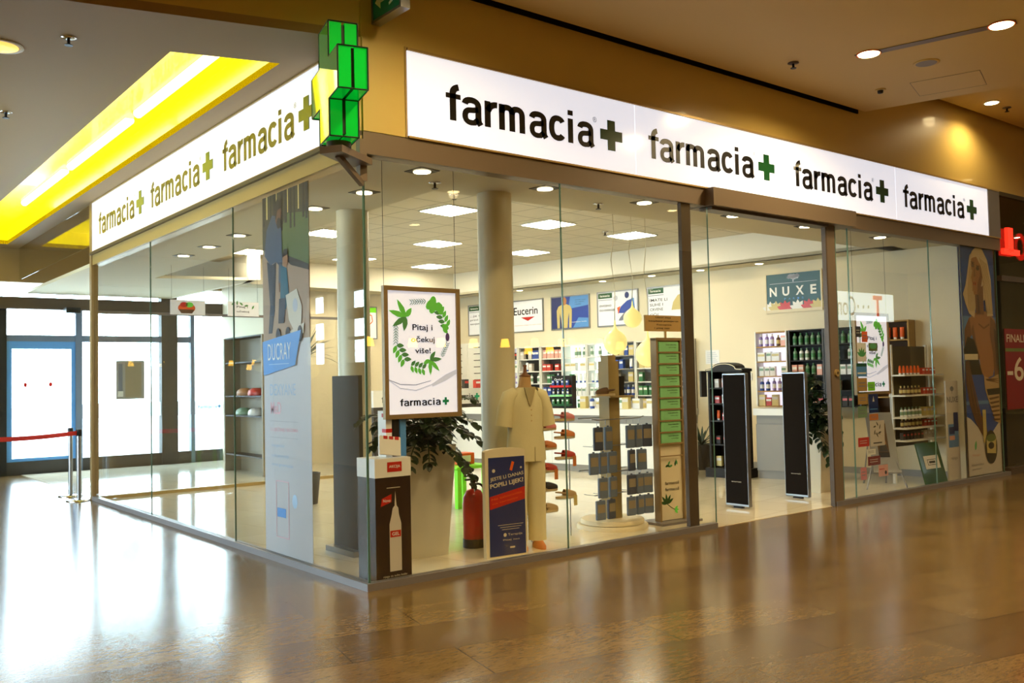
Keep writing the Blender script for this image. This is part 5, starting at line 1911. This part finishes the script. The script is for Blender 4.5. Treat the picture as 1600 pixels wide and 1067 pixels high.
# grey panel behind the left glass
t = thing('grey_panel', 'dark grey display panel standing inside the left glass near the corner', 'display panel', (.62, 1.74, .004), RL)
MB().box(0, .50, 0, .04, .05, 1.62, 'dark_grey').build('board', t)
MB().box(-.02, .52, -.08, .12, 0, .05, 'steel').build('foot', t)
# beige cabinet with folded textiles
t = thing('textile_shelf', 'beige open shelf unit with folded textiles seen through the left glass', 'shelves', (2.95, 10.5, .004), RL)
b = MB().box(0, 1.75, .3, .34, 0, 2.42, 'pack_tan').box(0, .05, 0, .3, 0, 2.42, 'pack_tan').box(1.7, 1.75, 0, .3, 0, 2.42, 'pack_tan')
b.build('carcass', t)
for z in (.3, 1.0, 1.35, 1.95, 2.4):
    MB().box(.05, 1.7, .01, .3, z, z + .025, 'soft_black').build('shelf', t)
for i, (y0, z, mt, lb) in enumerate(((9.9, 1.376, 'skin_print', 'folded tan textile on the middle shelf of the beige unit'), (9.4, 1.376, 'product4', 'folded red textile on the middle shelf of the beige unit'), (9.95, 1.026, 'product6', 'folded green textile on the lower shelf of the beige unit'), (9.4, 1.026, 'product1', 'folded grey textile on the lower shelf of the beige unit'))):
    b = MB()
    b.loft([(0, 0, 0, .13, .20), (0, 0, .04, .135, .21), (0, 0, .09, .12, .18), (0, 0, .13, .06, .1)], mt, 18)
    o = b.build('folded_textile')
    o.location = (3.11, y0, z + .005)
    tag(o, lb, 'textile')
# small panels standing in for reflections of lit posters, over the rear screen
for x0, w_, lb, kind in ((1.05, .52, 'small made-up panel for a reflected fruit basket poster above the rear glass', 0), (1.92, .5, 'small made-up panel for a reflected herb leaf poster above the rear glass', 1)):
    t = thing('reflected_poster', lb, 'sign', (x0, 7.63, 2.63))
    b = MB().box(0, w_, 0, .01, 0, .22, 'poster_white')
    if kind == 0:
        b.ell(.24, .10, .13, .08, -.002, 'orange', 18).ell(.2, .15, .06, .04, -.003, 'red', 14).ell(.28, .15, .06, .04, -.003, 'leaf_print', 14)
        b.poly([(.12, .08), (.36, .08), (.32, .02), (.16, .02)], -.004, 'clog_brown')
    else:
        b.text('Pitaj i', .14, .32, .12, .16, -.002, 'ink_black', .01)
        b.text('očekuj', .14, .34, .05, .09, -.002, 'ink_black', .01)
        for k in range(5):
            b.leaf2(.06 + .09 * k, .17, .07, .03, R(40 + 50 * k), -.002, 'leaf_print_dark')
    b.build('print', t, recalc=False)
    for x in (.02, w_ - .02):
        MB().tube([(x, .005, .22), (x, .005, ZS - 2.63)], .002, 'black', 5).build('wire', t)

# ------------------------------------------------------------------ behind the right window
ST = ((6.75, 6.86, 1.98, 2.11, 'maroon', 'dark red sticker, topmost at the left edge of the right window'),
      (6.885, 7.01, 1.92, 2.05, 'orange', 'orange sticker beside the dark red one on the right window'),
      (6.77, 6.97, 1.68, 1.91, 'product0', 'white sticker with a green plant on the right window'),
      (7.03, 7.23, 1.81, 1.91, 'meadow', 'olive picture sticker in front of the right hanging poster'),
      (6.74, 6.97, 1.50, 1.66, 'sky_blue', 'pale blue sticker with a dark green head on the right window'),
      (6.74, 6.965, 1.32, 1.48, 'kraft', 'brown paper sticker low on the right hanging poster'),
      (6.98, 7.14, 1.32, 1.43, 'lime', 'lime sticker beside the brown paper one on the right window'),
      (6.75, 6.965, 1.16, 1.29, 'kraft', 'brown sticker with text below the right hanging poster'),
      (6.985, 7.20, 1.05, 1.28, 'navy', 'navy sticker with a white triangle on the right window'),
      (6.74, 6.94, 1.0, 1.14, 'product6', 'pale green sticker beside the navy one on the right window'),
      (6.99, 7.19, .96, 1.035, 'clog_orange', 'small orange sticker under the navy one on the right window'),
      (6.99, 7.32, .64, .95, 'product1', 'large cream sticker with a black drawing on the right window'),
      (6.72, 6.96, .65, .76, 'red', 'bright red sticker left of the cream one on the right window'),
      (6.92, 7.20, .41, .52, 'sale_red', 'dark red oblong sticker low on the right window'),
      (7.15, 7.37, .26, .40, 'product5', 'pale sticker with a dark spot, lowest right on the right window'),
      (6.75, 6.88, .25, .40, 'clog_pink', 'pink sticker, lowest at the left edge of the right window'),
      (6.90, 7.10, .54, .61, 'product0', 'small white sticker between the cream and red ones on the right window'))
for i, (x0, x1, z0, z1, mt, lb) in enumerate(ST):
    b = MB().box(0, x1 - x0, 0, .001, 0, z1 - z0, mt)
    w_, h_ = x1 - x0, z1 - z0
    y = -.0008
    if 'plant' in lb:
        for a_ in (60, 90, 120, 30, 150):
            b.leaf2(w_ / 2, .06, .12, .04, R(a_), y, 'leaf_print_dark')
    elif 'triangle' in lb:
        b.poly([(w_ * .4, h_ * .6), (w_ * .6, h_ * .6), (w_ * .5, h_ * .9)], y, 'white')
        b.rect(.02, w_ - .02, .04, .05, y, 'sky_blue')
    elif 'head' in lb:
        b.rect(0, w_, h_ - .04, h_, y, 'sign_green')
        b.rect(.02, w_ - .02, .03, .05, y, 'product0')
    elif 'drawing' in lb:
        for a_ in range(0, 360, 60):
            b.leaf2(w_ * .5 + .05 * math.cos(R(a_)), h_ * .65 + .05 * math.sin(R(a_)), .07, .02, R(a_ + 70), y, 'ink_black')
        b.text('Nova', w_ * .28, w_ * .7, h_ * .45, h_ * .55, y, 'ink_black', .02)
        b.rect(w_ * .2, w_ * .8, .03, .045, y, 'ink_black')
    elif 'spot' in lb:
        b.ell(w_ * .75, h_ * .3, .025, .025, y, 'soft_black', 12)
        b.rect(.02, w_ * .6, h_ * .6, h_ * .68, y, 'red')
    elif 'pot' in lb or 'olive' in lb:
        b.ell(w_ / 2, h_ * .6, w_ * .4, h_ * .35, y, 'leaf_print_dark', 14)
    else:
        for k in range(2):
            b.rect(w_ * .15, w_ * .8, h_ * (.35 + .25 * k), h_ * (.42 + .25 * k), y, 'pale_text' if mt in ('maroon', 'red', 'sale_red', 'navy') else 'ink_grey')
    o = b.build('window_sticker', recalc=False)
    o.location = (x0, .016, z0)
    tag(o, lb, 'sticker')
# leaning menu board
t = thing('menu_board', 'pale leaning notice board on thin legs with a dark picture', 'notice board', (7.95, .55, .004), R(-45))
ML = Matrix.Translation((0, 0, .20)) @ Matrix.Rotation(R(-23), 4, 'X')
b = MB(); b.M = ML
b.box(0, .34, 0, .02, 0, .86, 'mid_grey')
b.box(-.01, .35, -.04, .0, 0, .03, 'steel')
b.build('board', t)
b = MB(); b.M = ML
b.rect(.10, .24, .22, .70, -.003, 'clog_brown')
b.ell(.17, .42, .045, .07, -.004, 'skin_print', 16)
b.poly([(.11, .30), (.23, .30), (.21, .40), (.13, .40)], -.0045, 'dark_grey')
b.rect(.10, .24, .22, .29, -.005, 'soft_black')
b.build('print', t, recalc=False)
for p0, p1 in (((.05, .12, .45), (-.12, -.1, 0)), ((.29, .12, .45), (.40, -.1, 0)), ((.05, .3, .85), (.02, .62, 0)), ((.29, .3, .85), (.32, .62, 0))):
    MB().tube([p0, p1], .011, 'steel', 8).build('leg', t)
# white gondola with bottles
t = thing('gondola_shelf', 'white open shelf rack of small bottles behind the right window', 'shelves', (8.62, .40, .004))
for x in (.02, .98):
    MB().box(x - .02, x + .02, .22, .26, 0, 1.92, 'shelf_white').build('upright', t)
MB().box(.0, 1.0, .24, .25, .5, 1.9, 'dark_shop').build('back_panel', t)
GZ = (.60, .77, .915, 1.22, 1.50)
for z in GZ:
    MB().box(-.06, 1.02, 0, .24, z - .02, z, 'shelf_white').build('shelf', t)
rs = random.Random(31)
for zi, (z, kinds) in enumerate(zip(GZ, (('dark box', 'grey box'), ('amber bottle', 'red box'), ('white bottle', 'cream box'), ('amber bottle', 'red box'), ('orange tube', 'red box')))):
    for k in range(10):
        kd = kinds[0] if k < 6 else kinds[1]
        place(kd, (8.62 + .04 + k * .098, .40 + .14, z + .0052), 0, '%s on the %s shelf of the white rack in the right window' % (kd, ('lowest', 'second lowest', 'middle', 'fourth', 'top')[zi]), '%s on the %s shelf of the white rack' % (kd, ('lowest', 'second lowest', 'middle', 'fourth', 'top')[zi]), sc=.82)
t = thing('green_board', 'dark green leaning board with a white name plate in the right window', 'notice board', (8.60, .17, .004), R(-2))
b = MB(); b.M = Matrix.Rotation(R(-14), 4, 'X')
b.box(0, .55, 0, .02, 0, .58, 'sign_green')
b.build('board', t)
b = MB(); b.M = Matrix.Rotation(R(-14), 4, 'X')
b.rect(.1, .47, .22, .40, -.002, 'product0')
frame4(b, .17, .40, .27, .35, .008, -.004, -.003, 'ink_black')
b.rect(.21, .36, .295, .325, -.004, 'ink_black')
b.build('name_plate', t, recalc=False)
t = thing('display_card', 'tall pale display card with a small tree mark in the right window', 'display card', (9.16, .14, .004))
b = MB().box(0, .34, 0, .02, .0, 1.40, 'product1')
b.build('card', t)
b = MB()
b.text('NUXE', .02, .33, 1.10, 1.18, -.002, 'ink_grey', .02)
b.ell(.17, 1.29, .05, .035, -.002, 'ink_grey')
b.rect(.165, .175, 1.22, 1.27, -.002, 'ink_grey')
b.rect(.03, .31, .48, .80, -.002, 'sea_blue')
b.rect(.18, .31, .7, .96, -.003, 'navy')
b.rect(.05, .2, .66, .76, -.003, 'navy')
b.rect(.05, .2, .58, .64, -.003, 'product5')
b.text('njega', .08, .26, .30, .35, -.002, 'ink_grey')
b.build('print', t, recalc=False)

# ------------------------------------------------------------------ the neighbouring shop
wall((10.68, 3.0), (20, 3.0), 0, 4.2, 0.1, 'dark_shop', 'wall_neighbour_back')
wall((10.62, .14), (10.62, 3.1), 0, 4.2, 0.05, 'dark_shop', 'wall_neighbour_side')
wall((20, 0.0), (30, 0.0), 0, 4.2, 0.1, 'mall_paint', 'wall_front_far')
wall((20, 0.1), (20, 3.1), 0, 4.2, -0.05, 'dark_shop', 'wall_neighbour_end')
slab([(10.6, 0), (20, 0), (20, 3.1), (10.6, 3.1)], 4.14, 4.2, 'dark_shop', 'ceiling_neighbour')
struct(MB().box(10.70, 15.3, .02, .032, .1, 4.14, 'glass').build('window_%d' % n)); n += 1
struct(MB().box(15.31, 20, .02, .032, .1, 4.14, 'glass').build('window_%d' % n)); n += 1
b = MB().box(10.68, 20, -.03, .06, 0, .1, 'dark_bronze').box(10.68, 20, -.01, .06, 2.86, 2.94, 'dark_bronze')
struct(b.build('trim_12'))
b = MB()
b.box(10.86, 11.03, -.05, .0, 3.30, 3.66, 'neon_red')
b.box(10.72, 11.24, -.05, .0, 3.26, 3.34, 'neon_red')
NP = [(11.62 + .17 * math.cos(R(a_)), 3.44 + .17 * math.sin(R(a_))) for a_ in range(0, 361, 15)]
b.stroke(NP, .09, lambda u, v: (u, v), -.05, 'neon_red')
tag(b.build('neon_sign', recalc=False), 'glowing red letters on the dark neighbouring shop front', 'shop sign')
t = thing('sale_poster', 'dark red sale poster in the neighbouring shop window', 'poster', (10.74, .012, .95))
MB().box(0, 2.0, 0, .004, 0, 1.2, 'sale_red').build('sheet', t)
b = MB().text('FINALNO', .06, .95, 1.0, 1.12, -.002, 'pale_text', .01)
b.text('-60', .04, .95, .42, .78, -.002, 'pale_text', .01)
b.rect(0, 2.0, .86, .91, -.002, 'meadow')
b.build('lettering', t, recalc=False)
t = thing('dark_display', 'black display block with a teal cloth in the neighbouring shop window', 'display', (10.9, .6, .0))
MB().box(0, 3, 0, .8, 0, .85, 'soft_black').build('block', t)
MB().box(0, .5, -.01, .3, .85, 1.1, 'petrol').build('cloth', t)
for x, y in ((11.3, .8), (12.6, 1.6), (13.9, .9), (15.6, 1.8), (17.2, .9)):
    downlight('small downlight in the dark neighbouring shop', x, y, 4.14, .05, False, 'lamp_lens', 'neighbouring shop downlights')

# ------------------------------------------------------------------ barrier posts by the entrance
def post(label, x, y, cassette, belt_to=None):
    t = thing('barrier_post', label, 'barrier post', (x, y, 0.0))
    MB().lathe([(.17, 0), (.17, .012), (.15, .022), (.03, .032)], (0, 0, 0), 'chrome', 32).build('foot', t)
    MB().lathe([(.03, .03), (.03, .90)], (0, 0, 0), 'steel', 20).build('pole', t)
    ca = MB().lathe([(.035, .90), (.037, .91), (.037, .985), (.03, .995)], (0, 0, 0), 'soft_black', 20).build('cassette', t)
    if belt_to:
        d = Vector((belt_to[0] - x, belt_to[1] - y, 0))
        nn_ = Vector((-d.y, d.x, 0)).normalized() * .0015
        a0 = d.normalized() * .038
        a1 = d - d.normalized() * .04
        vs = []
        N = 10
        for k in range(N + 1):
            p = a0 + (a1 - a0) * (k / N)
            sg = -.02 * math.sin(math.pi * k / N)
            for o_, z in ((nn_, .915), (nn_, .975), (-nn_, .975), (-nn_, .915)):
                q_ = p + o_
                vs.append((q_.x, q_.y, z + sg))
        fs = []
        for k in range(N):
            for j in range(4):
                fs.append((k * 4 + j, k * 4 + (j + 1) % 4, k * 4 + 4 + (j + 1) % 4, k * 4 + 4 + j))
        MB().add(vs, fs, 'belt_red').build('belt', ca)
    return t


post('chrome barrier post with a red belt by the end of the left glass', -.17, 7.80, True, (-1.55, 7.05))
post('chrome barrier post just behind the belted one', -.12, 8.50, True)
post('chrome barrier post holding the far end of the red belt', -1.55, 7.05, True)

# ------------------------------------------------------------------ across the walkway, seen in the glass
for i, (x, z) in enumerate(((5.45, 2.36), (6.44, 2.34), (7.12, 2.35), (7.94, 2.34), (8.78, 2.35), (9.43, 2.20), (9.62, 2.37), (10.05, 2.23), (10.42, 2.37), (10.73, 2.39), (10.94, 2.29), (11.60, 2.40), (12.27, 2.31))):
    t = thing('cafe_pendant', 'glowing amber pendant lamp over the cafe across the walkway', 'pendant lamp', (x, -9.5, z), 0, 'amber cafe pendants')
    MB().lathe([(.02, .09), (.07, .085), (.10, -.09), (.095, -.09)], (0, 0, 0), 'shade', 20).build('lamp_shade', t)
    MB().tube([(0, 0, .09), (0, 0, 4.745 - z if x < 9.4 else 4.745 - z)], .004, 'black', 5).build('cord', t)
t = thing('backlit_sign', 'white backlit phone shop sign across the walkway', 'shop sign', (26.9, -10.9, 3.3), R(180))
MB().box(-.4, 3.6, 0, .12, 0, .95, 't_sign').build('face', t)
b = MB()
b.text('T', .35, .95, .15, .88, -.01, 't_pink', .03)
for k in range(3):
    b.rect(1.2 + k * .32, 1.28 + k * .32, .42, .52, -.01, 'ink_grey')
b.text('Com', 2.05, 3.3, .15, .80, -.01, 'ink_grey', .0)
b.build('lettering', t, recalc=False)
